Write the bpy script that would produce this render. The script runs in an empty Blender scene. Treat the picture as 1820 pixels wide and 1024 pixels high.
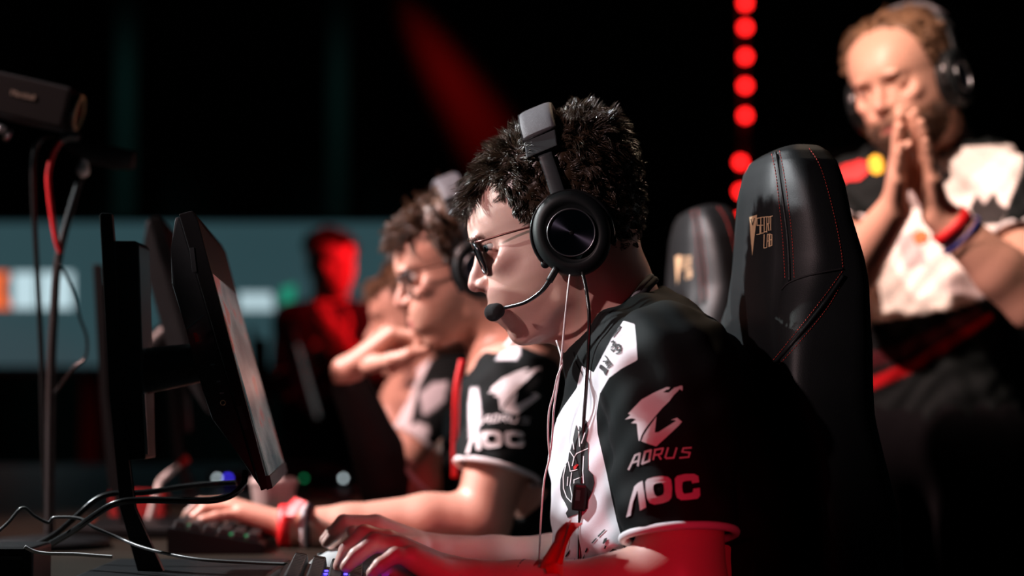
import bpy, bmesh, math, random
import numpy as np
from mathutils import Vector, Matrix
from mathutils.bvhtree import BVHTree
from mathutils.geometry import tessellate_polygon

rng = np.random.default_rng(7)
random.seed(7)
S = bpy.context.scene
COL = S.collection
FPX, CX, CY, HOR = 3540.0, 910.0, 512.0, 710.0
CAMZ = 0.958
TABLE = 0.74
PITCH = math.atan((HOR - CY) / FPX)

# ------------------------------------------------------------------ camera
cam = bpy.data.cameras.new('camera')
cam.sensor_width = 36.0
cam.lens = FPX / 1820 * 36
cam.dof.use_dof = True
cam.dof.focus_distance = 2.2
cam.dof.aperture_fstop = 2.6
cam.clip_end = 100
camo = bpy.data.objects.new('camera', cam)
COL.objects.link(camo)
camo.location = (0, 0, CAMZ)
camo.rotation_euler = (math.pi / 2 + PITCH, 0, 0)
S.camera = camo
S.view_settings.view_transform = 'Standard'
S.view_settings.look = 'None'
S.view_settings.exposure = 0.2
S.view_settings.gamma = 1.0
S.view_settings.use_curve_mapping = False
S.cycles.use_denoising = True
S.cycles.max_bounces = 6
S.cycles.sample_clamp_indirect = 3.0

# ------------------------------------------------------------------ world
w = bpy.data.worlds.new('hall_darkness')
S.world = w
w.use_nodes = True
w.node_tree.nodes['Background'].inputs[0].default_value = (0.35, 0.6, 0.65, 1)
w.node_tree.nodes['Background'].inputs[1].default_value = 0.004

# ------------------------------------------------------------------ stage lights and added fill lamps
def light(name, kind, loc, target, power, color, size=0.2, spot=40, blend=0.4):
    l = bpy.data.lights.new(name, kind)
    l.energy = power
    l.color = color
    if kind == 'AREA':
        l.size = size
    else:
        l.shadow_soft_size = size
    if kind == 'SPOT':
        l.spot_size = math.radians(spot)
        l.spot_blend = blend
    o = bpy.data.objects.new(name, l)
    COL.objects.link(o)
    o.location = loc
    d = Vector(target) - Vector(loc)
    o.rotation_euler = d.to_track_quat('-Z', 'Y').to_euler()
    return o

light('key_spot', 'SPOT', (-2.7, 3.4, 3.0), (0.0, 2.42, 1.05), 760, (0.93, 0.97, 1.0), 0.05, 34, 0.5)
light('front_spot', 'SPOT', (-3.8, 2.75, 1.95), (0.0, 2.3, 1.13), 500, (0.90, 1.0, 0.96), 0.03, 9, 0.6)
light('face_fill', 'SPOT', (-2.1, 0.75, 2.35), (0.07, 2.25, 1.10), 150, (1.0, 0.70, 0.70), 0.03, 12, 0.5)  # pink fill added for face and chest, cone kept off the near hand
light('red_wash', 'SPOT', (0.30, 0.35, 0.93), (0.01, 2.15, 0.80), 44, (1.0, 0.012, 0.05), 0.10, 18, 1.0)
light('red_wash', 'SPOT', (-1.7, 2.1, 1.7), (-0.38, 2.98, 0.80), 26, (1.0, 0.02, 0.03), 0.10, 9, 0.8)  # narrow lamp added to redden the second player's near hand
light('back_spot', 'SPOT', (1.0, 4.4, 3.3), (0.08, 2.4, 1.22), 70, (1.0, 0.72, 0.5), 0.06, 12, 0.6)
light('coach_spot', 'SPOT', (-0.5, 1.9, 3.1), (0.72, 3.45, 1.46), 500, (1.0, 0.68, 0.57), 0.06, 16, 0.5)
light('row_spot', 'SPOT', (-2.9, 2.4, 3.3), (-0.19, 3.45, 1.02), 900, (1.0, 0.60, 0.55), 0.08, 29, 0.5)
light('far_red_spot', 'SPOT', (0.7, 6.35, 2.0), (-0.62, 7.3, 1.42), 230, (1.0, 0.01, 0.02), 0.08, 26, 0.4)
light('wall_red_streak', 'SPOT', (-1.17, 11.48, 4.16), (-0.17, 11.8, 2.55), 600, (1.0, 0.01, 0.01), 0.08, 12, 1.0)  # unseen lamp grazing the wall; its streak stands in for a hazy beam
light('pillar_fill', 'SPOT', (-2.25, 9.6, 5.2), (-2.17, 11.2, 2.0), 28, (0.3, 0.9, 0.8), 0.1, 24, 0.9)  # teal lamp added so the left pillar shows faintly
light('pillar_fill', 'SPOT', (-1.0, 9.6, 5.2), (-0.98, 11.2, 2.0), 20, (0.3, 0.9, 0.8), 0.1, 24, 0.9)  # teal lamp added to lift the other pillar out of the dark

# ------------------------------------------------------------------ projection helpers
FWD = np.array([0, math.cos(PITCH), math.sin(PITCH)])
UPV = np.array([0, -math.sin(PITCH), math.cos(PITCH)])
CAMP = np.array([0, 0, CAMZ])

def ray(px, py):
    return FWD + np.array([1, 0, 0]) * ((px - CX) / FPX) + UPV * ((CY - py) / FPX)

def P(px, py, Y):
    d = ray(px, py)
    return CAMP + d * (Y / d[1])

def proj(V):
    Q = np.asarray(V) - CAMP
    z = Q @ FWD
    return np.stack([CX + FPX * Q[:, 0] / z, CY - FPX * (Q @ UPV) / z], 1)

# ------------------------------------------------------------------ materials
def mat(name, col=(0.5, 0.5, 0.5), rough=0.5, metal=0.0, emit=None, estr=0.0, attr=None, noise=0.0,
        nscale=40.0, bump=0.0, bscale=300.0, spec=0.5, sub=0.0, aniso=0.0, trans=0.0, alpha=1.0, coat=0.0, panels=None, sheen=0.0):
    m = bpy.data.materials.new(name)
    m.use_nodes = True
    nt = m.node_tree
    b = nt.nodes['Principled BSDF']
    I = b.inputs
    I['Base Color'].default_value = (*col, 1)
    I['Roughness'].default_value = rough
    I['Metallic'].default_value = metal
    I['Specular IOR Level'].default_value = spec
    I['Alpha'].default_value = alpha
    I['Transmission Weight'].default_value = trans
    I['Coat Weight'].default_value = coat
    I['Sheen Weight'].default_value = sheen
    if sub:
        I['Subsurface Weight'].default_value = sub
        I['Subsurface Radius'].default_value = (0.012, 0.004, 0.002)
        I['Subsurface Scale'].default_value = 0.6
    if emit:
        I['Emission Color'].default_value = (*emit, 1)
        I['Emission Strength'].default_value = estr
    src = None
    if attr:
        a = nt.nodes.new('ShaderNodeAttribute')
        a.attribute_name = attr
        src = a.outputs['Color']
    if panels:
        rgb = nt.nodes.new('ShaderNodeRGB')
        rgb.outputs[0].default_value = (*col, 1)
        src = rgb.outputs[0]
        for an, c in panels:
            a = nt.nodes.new('ShaderNodeAttribute')
            a.attribute_name = an
            g = nt.nodes.new('ShaderNodeMath')
            g.operation = 'GREATER_THAN'
            g.inputs[1].default_value = 0.0
            nt.links.new(a.outputs['Fac'], g.inputs[0])
            mx = nt.nodes.new('ShaderNodeMix')
            mx.data_type = 'RGBA'
            nt.links.new(g.outputs[0], mx.inputs['Factor'])
            nt.links.new(src, mx.inputs['A'])
            mx.inputs['B'].default_value = (*c, 1)
            src = mx.outputs['Result']
    tc = nt.nodes.new('ShaderNodeTexCoord')
    if noise:
        n = nt.nodes.new('ShaderNodeTexNoise')
        n.inputs['Scale'].default_value = nscale
        n.inputs['Detail'].default_value = 5
        nt.links.new(tc.outputs['Object'], n.inputs['Vector'])
        mr = nt.nodes.new('ShaderNodeMapRange')
        mr.inputs['To Min'].default_value = 1 - noise
        mr.inputs['To Max'].default_value = 1 + noise
        nt.links.new(n.outputs['Fac'], mr.inputs['Value'])
        mx = nt.nodes.new('ShaderNodeMix')
        mx.data_type = 'RGBA'
        mx.blend_type = 'MULTIPLY'
        mx.inputs['Factor'].default_value = 1
        if src:
            nt.links.new(src, mx.inputs['A'])
        else:
            mx.inputs['A'].default_value = (*col, 1)
        nt.links.new(mr.outputs[0], mx.inputs['B'])
        src = mx.outputs['Result']
    if src:
        nt.links.new(src, I['Base Color'])
    if bump:
        n = nt.nodes.new('ShaderNodeTexNoise')
        n.inputs['Scale'].default_value = bscale
        n.inputs['Detail'].default_value = 4
        nt.links.new(tc.outputs['Object'], n.inputs['Vector'])
        bp = nt.nodes.new('ShaderNodeBump')
        bp.inputs['Strength'].default_value = bump
        bp.inputs['Distance'].default_value = 0.001
        nt.links.new(n.outputs['Fac'], bp.inputs['Height'])
        nt.links.new(bp.outputs['Normal'], I['Normal'])
    if aniso:
        I['Anisotropic'].default_value = aniso
        t = nt.nodes.new('ShaderNodeTangent')
        t.direction_type = 'RADIAL'
        t.axis = 'Z'
        I['Anisotropic Rotation'].default_value = 0.25
        nt.links.new(t.outputs[0], I['Tangent'])
    return m

M = {}
M['skin'] = mat('skin', attr='Col', rough=0.42, sub=0.12, bump=0.12, bscale=500, spec=0.45)
M['skin_plain'] = mat('skin_plain', attr='Col', rough=0.45, bump=0.08, bscale=300, spec=0.45)
M['hair'] = mat('dark_brown_hair', (0.040, 0.024, 0.014), rough=0.30, noise=0.5, nscale=60, spec=0.6)
M['hair_mid'] = mat('brown_hair', (0.085, 0.042, 0.022), rough=0.42, noise=0.5, nscale=60)
M['hair_fair'] = mat('fair_hair', (0.20, 0.11, 0.06), rough=0.5, noise=0.4, nscale=60)
M['eye'] = mat('eye', attr='Col', rough=0.08)
M['black_plastic'] = mat('black_plastic', (0.008, 0.009, 0.010), rough=0.42, noise=0.2, spec=0.25)
M['black_gloss'] = mat('black_gloss', (0.010, 0.011, 0.012), rough=0.2)
M['black_matt'] = mat('black_matt', (0.008, 0.009, 0.010), rough=0.75, noise=0.3)
M['grey_plastic'] = mat('grey_plastic', (0.035, 0.042, 0.046), rough=0.45, noise=0.2, spec=0.3)
M['grey_metal'] = mat('grey_metal', (0.30, 0.32, 0.34), rough=0.35, metal=1.0)
M['steel'] = mat('steel', (0.6, 0.6, 0.62), rough=0.25, metal=1.0)
M['leather'] = mat('black_leather', (0.009, 0.011, 0.012), rough=0.52, bump=0.2, bscale=900, noise=0.2, nscale=20, spec=0.32)
M['pad'] = mat('grey_leatherette', (0.085, 0.08, 0.09), rough=0.55, bump=0.5, bscale=1600, noise=0.15)
M['suede'] = mat('black_suede', (0.014, 0.016, 0.018), rough=0.9, bump=0.2, bscale=1500, sheen=0.3)
M['gold'] = mat('gold_thread', (0.75, 0.52, 0.30), rough=0.5, bump=0.3, bscale=2000)
M['red_thread'] = mat('red_thread', (0.62, 0.05, 0.035), rough=0.6)
M['cup_plastic'] = mat('cup_plastic', (0.006, 0.009, 0.010), rough=0.5, spec=0.3)
M['disc'] = mat('spun_metal_disc', (0.16, 0.18, 0.26), rough=0.2, metal=1.0, aniso=0.93)
M['foam'] = mat('black_foam', (0.010, 0.010, 0.011), rough=0.95, bump=0.6, bscale=1500)
M['white_cloth'] = mat('white_print', (0.80, 0.79, 0.82), rough=0.7)
M['black_print'] = mat('black_print', (0.008, 0.008, 0.010), rough=0.75)
M['red_print'] = mat('red_print', (0.65, 0.02, 0.02), rough=0.7)
M['yellow_print'] = mat('yellow_print', (0.8, 0.5, 0.02), rough=0.7)
M['orange_print'] = mat('orange_print', (0.85, 0.13, 0.03), rough=0.7)
M['white_rubber'] = mat('white_cable', (0.72, 0.72, 0.72), rough=0.4)
M['black_rubber'] = mat('black_cable', (0.010, 0.010, 0.010), rough=0.25)
M['grey_cable'] = mat('grey_cable', (0.10, 0.10, 0.10), rough=0.3)
M['red_card'] = mat('red_card', (0.30, 0.006, 0.008), rough=0.6)
M['red_rubber'] = mat('red_cable', (0.5, 0.01, 0.015), rough=0.4)
M['red_ribbon'] = mat('red_ribbon', (0.70, 0.008, 0.012), rough=0.5, noise=0.15)
M['blue_band'] = mat('blue_band', (0.03, 0.04, 0.22), rough=0.5)
M['navy_band'] = mat('navy_band', (0.012, 0.014, 0.035), rough=0.6)
M['trousers'] = mat('black_trousers', (0.006, 0.006, 0.007), rough=0.85, noise=0.3, spec=0.05)
M['shoe'] = mat('black_shoe', (0.012, 0.012, 0.012), rough=0.6)
M['glass'] = mat('spectacle_glass', (0.006, 0.007, 0.008), rough=0.05, alpha=0.93)
M['clear_glass'] = mat('clear_glass', (0.05, 0.05, 0.05), rough=0.03, alpha=0.15)
M['frame'] = mat('black_frame', (0.010, 0.010, 0.012), rough=0.18)
M['bronze'] = mat('bronze_temple', (0.10, 0.025, 0.02), rough=0.28, metal=0.6)
M['desk'] = mat('dark_desk', (0.016, 0.012, 0.008), spec=0.15, rough=0.5, noise=0.5, nscale=9, bump=0.15, bscale=120)
M['floor'] = mat('stage_floor', (0.010, 0.010, 0.011), rough=0.5, noise=0.3)
M['wall'] = mat('hall_wall', (0.022, 0.024, 0.025), rough=0.9, noise=0.2, nscale=3)
M['white_plastic'] = mat('white_plastic', (0.75, 0.76, 0.76), rough=0.35)
M['keycap'] = mat('black_keycap', (0.012, 0.013, 0.014), rough=0.42)
M['led_red'] = mat('red_led', (0.3, 0, 0), emit=(1.0, 0.012, 0.012), estr=6.0)
M['led_blue'] = mat('blue_led', (0, 0, 0.3), emit=(0.06, 0.04, 1.0), estr=5.0)
M['led_green'] = mat('green_led', (0, 0.3, 0.1), emit=(0.05, 1.0, 0.35), estr=0.4)
M['led_white'] = mat('white_led', (0.3, 0.3, 0.3), emit=(0.8, 0.95, 1.0), estr=3.0)

# ------------------------------------------------------------------ mesh helpers
def link(o, parent=None):
    COL.objects.link(o)
    if parent is not None:
        o.parent = parent
    return o

def mesh_obj(name, V, F, m, parent=None, smooth=True):
    me = bpy.data.meshes.new(name)
    V = np.asarray(V, dtype=np.float64)
    if isinstance(F, np.ndarray):
        n, k = F.shape
        me.vertices.add(len(V))
        me.vertices.foreach_set('co', V.ravel())
        me.loops.add(n * k)
        me.loops.foreach_set('vertex_index', F.ravel().astype(np.int32))
        me.polygons.add(n)
        me.polygons.foreach_set('loop_start', np.arange(0, n * k, k, dtype=np.int32))
        me.polygons.foreach_set('loop_total', np.full(n, k, dtype=np.int32))
        me.update(calc_edges=True)
        me.validate()
    else:
        me.from_pydata([tuple(v) for v in V], [], F)
        me.update()
    if smooth:
        me.polygons.foreach_set('use_smooth', np.ones(len(me.polygons), dtype=bool))
    if m:
        me.materials.append(m)
    o = bpy.data.objects.new(name, me)
    return link(o, parent)

def tag(o, label=None, cat=None, group=None, kind=None):
    if label: o['label'] = label
    if cat: o['category'] = cat
    if group: o['group'] = group
    if kind: o['kind'] = kind
    return o

def empty(name, loc, label, cat, group=None):
    o = bpy.data.objects.new(name, None)
    o.empty_display_size = 0.05
    COL.objects.link(o)
    o.location = loc
    bpy.context.view_layer.update()
    return tag(o, label, cat, group)

def keep(child, parent):
    """parent while leaving the child's geometry where it stands"""
    child.parent = parent
    child.matrix_parent_inverse = Matrix.LocRotScale(parent.location, parent.rotation_euler, parent.scale).inverted()
    return child

def bm_obj(name, bm, m, parent=None, smooth=False, bevel=0.0, seg=2):
    if bevel:
        bmesh.ops.bevel(bm, geom=list(bm.edges), offset=bevel, segments=seg, affect='EDGES', profile=0.6)
    bmesh.ops.recalc_face_normals(bm, faces=list(bm.faces))
    me = bpy.data.meshes.new(name)
    bm.to_mesh(me)
    bm.free()
    if m: me.materials.append(m)
    if smooth:
        me.polygons.foreach_set('use_smooth', np.ones(len(me.polygons), dtype=bool))
    o = bpy.data.objects.new(name, me)
    COL.objects.link(o)
    if parent is not None:
        keep(o, parent)
    return o

def box(name, c, size, m, parent=None, rot=None, bevel=0.0, seg=2, smooth=False):
    bm = bmesh.new()
    bmesh.ops.create_cube(bm, size=1.0)
    bmesh.ops.scale(bm, vec=size, verts=bm.verts)
    if bevel:
        bmesh.ops.bevel(bm, geom=list(bm.edges), offset=bevel, segments=seg, affect='EDGES', profile=0.6)
    if rot is not None:
        bmesh.ops.transform(bm, matrix=rot.to_4x4(), verts=bm.verts)
    bmesh.ops.translate(bm, vec=Vector(c), verts=bm.verts)
    return bm_obj(name, bm, m, parent, smooth)

def prism(name, poly, y0, y1, m, parent=None, bevel=0.0):
    """polygon given as world (x, z) pairs, extruded from y0 to y1"""
    bm = bmesh.new()
    a = [bm.verts.new((x, y0, z)) for x, z in poly]
    b = [bm.verts.new((x, y1, z)) for x, z in poly]
    n = len(poly)
    bm.faces.new(a)
    bm.faces.new(b[::-1])
    for i in range(n):
        bm.faces.new((a[i], b[i], b[(i + 1) % n], a[(i + 1) % n]))
    return bm_obj(name, bm, m, parent, False, bevel)

def catmull(pts, n=8, closed=False):
    pts = np.asarray(pts, float)
    N = len(pts)
    out = []
    segs = N if closed else N - 1
    for i in range(segs):
        if closed:
            p0, p1, p2, p3 = pts[(i - 1) % N], pts[i], pts[(i + 1) % N], pts[(i + 2) % N]
        else:
            p0, p1, p2, p3 = pts[max(i - 1, 0)], pts[i], pts[i + 1], pts[min(i + 2, N - 1)]
        for t in np.linspace(0, 1, n, endpoint=False):
            out.append(0.5 * ((2 * p1) + (-p0 + p2) * t + (2 * p0 - 5 * p1 + 4 * p2 - p3) * t * t + (-p0 + 3 * p1 - 3 * p2 + p3) * t ** 3))
    if not closed:
        out.append(pts[-1])
    return np.array(out)

def tube_geo(pts, r, sides=8, closed=False, flat=None, up=None):
    pts = np.asarray(pts, float)
    n = len(pts)
    r = np.broadcast_to(np.asarray(r, float), (n,))
    T = np.roll(pts, -1, 0) - np.roll(pts, 1, 0) if closed else np.gradient(pts, axis=0)
    T /= np.linalg.norm(T, axis=1, keepdims=True) + 1e-12
    u = np.array(up if up is not None else ([0, 0, 1] if abs(T[0][2]) < 0.9 else [0, 1, 0]), float)
    V = []
    for i in range(n):
        if up is not None:
            u = np.array(up, float)
        u = u - T[i] * (u @ T[i])
        u /= np.linalg.norm(u) + 1e-12
        v = np.cross(T[i], u)
        for k in range(sides):
            a = 2 * math.pi * k / sides
            V.append(pts[i] + r[i] * (math.cos(a) * u * (flat or 1.0) + math.sin(a) * v))
    F = []
    for i in range(n if closed else n - 1):
        j = (i + 1) % n
        for k in range(sides):
            k2 = (k + 1) % sides
            F.append((i * sides + k, i * sides + k2, j * sides + k2, j * sides + k))
    if not closed:
        F.append(tuple(range(sides))[::-1])
        F.append(tuple((n - 1) * sides + k for k in range(sides)))
    return np.array(V), F

def tube(name, pts, r, m, parent=None, sides=8, closed=False, n=8, flat=None, up=None):
    c = catmull(pts, n, closed) if n > 1 else np.asarray(pts, float)
    if not np.isscalar(r):
        r = np.interp(np.linspace(0, 1, len(c)), np.linspace(0, 1, len(r)), r)
    V, F = tube_geo(c, r, sides, closed, flat, up)
    o = mesh_obj(name, V, F, m)
    if parent is not None: keep(o, parent)
    return o

def pcable(pts):
    return [P(*p) for p in pts]

def lathe(name, prof, m, parent=None, seg=48, mtx=None, caps=True):
    """profile of (r, h) pairs about local z; mtx places it; object transform kept so that local z is the axis"""
    V, F = [], []
    n = len(prof)
    for r, h in prof:
        for k in range(seg):
            a = 2 * math.pi * k / seg
            V.append((r * math.cos(a), r * math.sin(a), h))
    for i in range(n - 1):
        for k in range(seg):
            k2 = (k + 1) % seg
            F.append((i * seg + k, i * seg + k2, (i + 1) * seg + k2, (i + 1) * seg + k))
    if caps:
        F.append(tuple(range(seg))[::-1])
        F.append(tuple((n - 1) * seg + k for k in range(seg)))
    else:
        for k in range(seg):
            k2 = (k + 1) % seg
            F.append(((n - 1) * seg + k, (n - 1) * seg + k2, k2, k))
    o = mesh_obj(name, V, F, m)
    if mtx is not None:
        o.matrix_world = mtx
    if parent is not None:
        mw = o.matrix_world.copy() if mtx is None else mtx
        o.parent = parent
        o.matrix_parent_inverse = Matrix.LocRotScale(parent.location, parent.rotation_euler, parent.scale).inverted()
        o.matrix_basis = mw
    return o

def frame_mtx(o, x, y, z, scale=(1, 1, 1)):
    m = Matrix.Identity(4)
    for i, (v, s) in enumerate(zip((x, y, z), scale)):
        for k in range(3):
            m[k][i] = v[k] * s
    for k in range(3):
        m[k][3] = o[k]
    return m

# ------------------------------------------------------------------ implicit surfaces
class Field:
    def __init__(s, lo, hi, h):
        s.lo, s.h = np.asarray(lo, float), h
        n = np.ceil((np.asarray(hi) - s.lo) / h).astype(int) + 1
        s.ax = [(s.lo[i] + h * np.arange(n[i])).astype(np.float32) for i in range(3)]
        s.F = np.full(n, 1.0, np.float32)

    def _sl(s, lo, hi):
        r = []
        for i in range(3):
            a = int(np.clip(np.floor((lo[i] - s.lo[i]) / s.h), 0, len(s.ax[i])))
            b = int(np.clip(np.ceil((hi[i] - s.lo[i]) / s.h) + 1, 0, len(s.ax[i])))
            if b <= a: return None
            r.append(slice(a, b))
        return tuple(r)

    def apply(s, fn, lo, hi, k=0.0, sub=False):
        pad = k + 3 * s.h
        sl = s._sl(np.asarray(lo) - pad, np.asarray(hi) + pad)
        if sl is None: return
        X = s.ax[0][sl[0]][:, None, None]
        Y = s.ax[1][sl[1]][None, :, None]
        Z = s.ax[2][sl[2]][None, None, :]
        d = fn(X, Y, Z).astype(np.float32)
        a = s.F[sl]
        if sub:
            b = -d
            if k > 0:
                t = np.clip(0.5 - 0.5 * (b - a) / k, 0, 1)
                s.F[sl] = b * (1 - t) + a * t + k * t * (1 - t)
            else:
                s.F[sl] = np.maximum(a, b)
        else:
            if k > 0:
                t = np.clip(0.5 + 0.5 * (a - d) / k, 0, 1)
                s.F[sl] = a * (1 - t) + d * t - k * t * (1 - t)
            else:
                s.F[sl] = np.minimum(a, d)

    def cone(s, p, q, r1, r2, k=0.0, sub=False, ys=1.0, y0=None):
        p, q = np.array(p, float), np.array(q, float)
        y0 = (p[1] + q[1]) / 2 if y0 is None else y0
        R = max(r1, r2)
        ext = np.array([R, R / ys, R])
        lo, hi = np.minimum(p, q) - ext, np.maximum(p, q) + ext
        p2, q2 = p.copy(), q.copy()
        p2[1] = y0 + (p[1] - y0) * ys
        q2[1] = y0 + (q[1] - y0) * ys
        v = q2 - p2
        L = max(v @ v, 1e-12)
        def fn(X, Y, Z):
            Yy = y0 + (Y - y0) * ys
            ax, ay, az = X - p2[0], Yy - p2[1], Z - p2[2]
            t = np.clip((ax * v[0] + ay * v[1] + az * v[2]) / L, 0, 1)
            return np.sqrt((ax - t * v[0]) ** 2 + (ay - t * v[1]) ** 2 + (az - t * v[2]) ** 2) - (r1 + (r2 - r1) * t)
        s.apply(fn, lo, hi, k, sub)

    def chain(s, pts, rs, k=0.0, **kw):
        for i in range(len(pts) - 1):
            s.cone(pts[i], pts[i + 1], rs[i], rs[i + 1], k, **kw)

    def ell(s, c, r, R=None, k=0.0, sub=False):
        c, r = np.asarray(c, float), np.asarray(r, float)
        R = np.eye(3) if R is None else np.asarray(R)      # rows are the local axes
        m = r.max()
        def fn(X, Y, Z):
            x, y, z = X - c[0], Y - c[1], Z - c[2]
            u = [R[i, 0] * x + R[i, 1] * y + R[i, 2] * z for i in range(3)]
            k0 = np.sqrt(sum((u[i] / r[i]) ** 2 for i in range(3)))
            k1 = np.sqrt(sum((u[i] / r[i] ** 2) ** 2 for i in range(3))) + 1e-6
            return k0 * (k0 - 1) / k1
        s.apply(fn, c - m, c + m, k, sub)

    def mesh(s):
        F = s.F
        h = s.h
        sg = F < 0
        nx, ny, nz = F.shape
        cnt = np.zeros((nx - 1, ny - 1, nz - 1), np.uint8)
        for i in (0, 1):
            for j in (0, 1):
                for k in (0, 1):
                    cnt += sg[i:nx - 1 + i, j:ny - 1 + j, k:nz - 1 + k]
        cells = np.argwhere((cnt > 0) & (cnt < 8))
        idx = np.full(cnt.shape, -1, np.int32)
        idx[tuple(cells.T)] = np.arange(len(cells))
        acc = np.zeros((len(cells), 3))
        num = np.zeros(len(cells))
        c = cells
        offs = [(i, j, k) for i in (0, 1) for j in (0, 1) for k in (0, 1)]
        val = {o: F[c[:, 0] + o[0], c[:, 1] + o[1], c[:, 2] + o[2]] for o in offs}
        for o in offs:
            for a in range(3):
                if o[a] == 0:
                    o2 = list(o); o2[a] = 1; o2 = tuple(o2)
                    f0, f1 = val[o], val[o2]
                    m = (f0 < 0) != (f1 < 0)
                    t = f0[m] / (f0[m] - f1[m])
                    pt = np.tile(np.array(o, float), (m.sum(), 1))
                    pt[:, a] += t
                    acc[m] += pt
                    num[m] += 1
        V = s.lo + h * (c + acc / num[:, None])
        Q = []
        for a in range(3):
            b, d = (a + 1) % 3, (a + 2) % 3
            s0 = [slice(None)] * 3; s1 = [slice(None)] * 3
            s0[a] = slice(0, -1); s1[a] = slice(1, None)
            x = sg[tuple(s0)] != sg[tuple(s1)]
            e = np.argwhere(x)
            ok = (e[:, b] > 0) & (e[:, d] > 0) & (e[:, b] < F.shape[b] - 1) & (e[:, d] < F.shape[d] - 1)
            e = e[ok]
            neg = sg[tuple(e.T)]
            def g(db, dd):
                q = e.copy(); q[:, b] += db; q[:, d] += dd
                return idx[tuple(q.T)]
            q = np.stack([g(-1, -1), g(0, -1), g(0, 0), g(-1, 0)], 1)
            q[~neg] = q[~neg][:, ::-1]
            Q.append(q)
        Q = np.concatenate(Q)
        Q = Q[(Q >= 0).all(1)]
        return V, Q

def laplace(V, Q, it=1, lam=0.5):
    n = len(V)
    for _ in range(it):
        acc = np.zeros_like(V); num = np.zeros(n)
        for a, b in ((0, 1), (1, 2), (2, 3), (3, 0)):
            np.add.at(acc, Q[:, a], V[Q[:, b]]); np.add.at(num, Q[:, a], 1)
            np.add.at(acc, Q[:, b], V[Q[:, a]]); np.add.at(num, Q[:, b], 1)
        V = V + lam * (acc / np.maximum(num, 1)[:, None] - V)
    return V

def normals(V, Q):
    n = np.cross(V[Q[:, 2]] - V[Q[:, 0]], V[Q[:, 3]] - V[Q[:, 1]])
    N = np.zeros_like(V)
    for i in range(4):
        np.add.at(N, Q[:, i], n)
    return N / (np.linalg.norm(N, axis=1, keepdims=True) + 1e-12)

def set_col(o, C, name='Col'):
    a = o.data.attributes.new(name, 'FLOAT_COLOR', 'POINT')
    buf = np.ones((len(C), 4), np.float32)
    buf[:, :3] = C
    a.data.foreach_set('color', buf.ravel())

def set_float(o, v, name):
    a = o.data.attributes.new(name, 'FLOAT', 'POINT')
    a.data.foreach_set('value', np.asarray(v, np.float32))

def poly_sd(p, poly):
    """signed distance (positive inside) of 2-D points to a polygon"""
    poly = np.asarray(poly, float)
    d = np.full(len(p), 1e9)
    ins = np.zeros(len(p), bool)
    for i in range(len(poly)):
        a, b = poly[i], poly[(i + 1) % len(poly)]
        v = b - a
        t = np.clip(((p - a) @ v) / max(v @ v, 1e-9), 0, 1)
        d = np.minimum(d, np.linalg.norm(p - a - t[:, None] * v, axis=1))
        c = ((a[1] > p[:, 1]) != (b[1] > p[:, 1]))
        with np.errstate(divide='ignore', invalid='ignore'):
            xx = (b[0] - a[0]) * (p[:, 1] - a[1]) / (b[1] - a[1]) + a[0]
        ins ^= c & (p[:, 0] < xx)
    return np.where(ins, d, -d)

# ---- prints and stitches laid on a surface
def bvh_of(V, Q):
    return BVHTree.FromPolygons([Vector(v) for v in V], Q.tolist())

def cast(bvh, px, py, off):
    d = Vector(ray(px, py)).normalized()
    hit = bvh.ray_cast(Vector(CAMP), d, 20)
    if hit[0] is None: return None
    n = hit[1]
    if n.dot(d) > 0: n = -n
    return hit[0] + n * off

def print_on(name, bvh, polys, m, parent, off=0.0008, div=3):
    """polys: list of [outer, hole, hole...] in photo pixels, laid on the surface as a thin print"""
    V, F, key = [], [], {}
    def vid(p):
        k = (round(p[0], 2), round(p[1], 2))
        if k not in key:
            h = cast(bvh, p[0], p[1], off)
            if h is None:
                key[k] = None
            else:
                key[k] = len(V); V.append(h)
        return key[k]
    for loops in polys:
        if not isinstance(loops[0][0], (tuple, list, np.ndarray)): loops = [loops]
        vv = [[Vector((p[0], p[1], 0)) for p in l] for l in loops]
        flat = [p for l in loops for p in l]
        for tri in tessellate_polygon(vv):
            ts = [tuple(np.array(flat[i], float) for i in tri)]
            for _ in range(div):
                nt = []
                for a, b, c in ts:
                    if max(np.linalg.norm(a - b), np.linalg.norm(b - c), np.linalg.norm(c - a)) < 0: nt.append((a, b, c)); continue
                    ab, bc, ca = (a + b) / 2, (b + c) / 2, (c + a) / 2
                    nt += [(a, ab, ca), (ab, b, bc), (ca, bc, c), (ab, bc, ca)]
                ts = nt
            for t in ts:
                f = [vid(p) for p in t]
                if None not in f and len(set(f)) == 3:
                    F.append(tuple(f))
    if not F: return None
    return_o = mesh_obj(name, [tuple(v) for v in V], F, m)
    if parent is not None: keep(return_o, parent)
    return return_o

def strokes(lines, wd):
    """polylines to thick quads (pixel polygons)"""
    out = []
    for l in lines:
        for (x0, y0), (x1, y1) in zip(l[:-1], l[1:]):
            L = math.hypot(x1 - x0, y1 - y0) or 1
            ux, uy = (x1 - x0) / L, (y1 - y0) / L
            e = wd * 0.35
            x0e, y0e, x1e, y1e = x0 - ux * e, y0 - uy * e, x1 + ux * e, y1 + uy * e
            nx, ny = -uy * wd / 2, ux * wd / 2
            out.append([(x0e + nx, y0e + ny), (x1e + nx, y1e + ny), (x1e - nx, y1e - ny), (x0e - nx, y0e - ny)])
    return out

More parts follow.
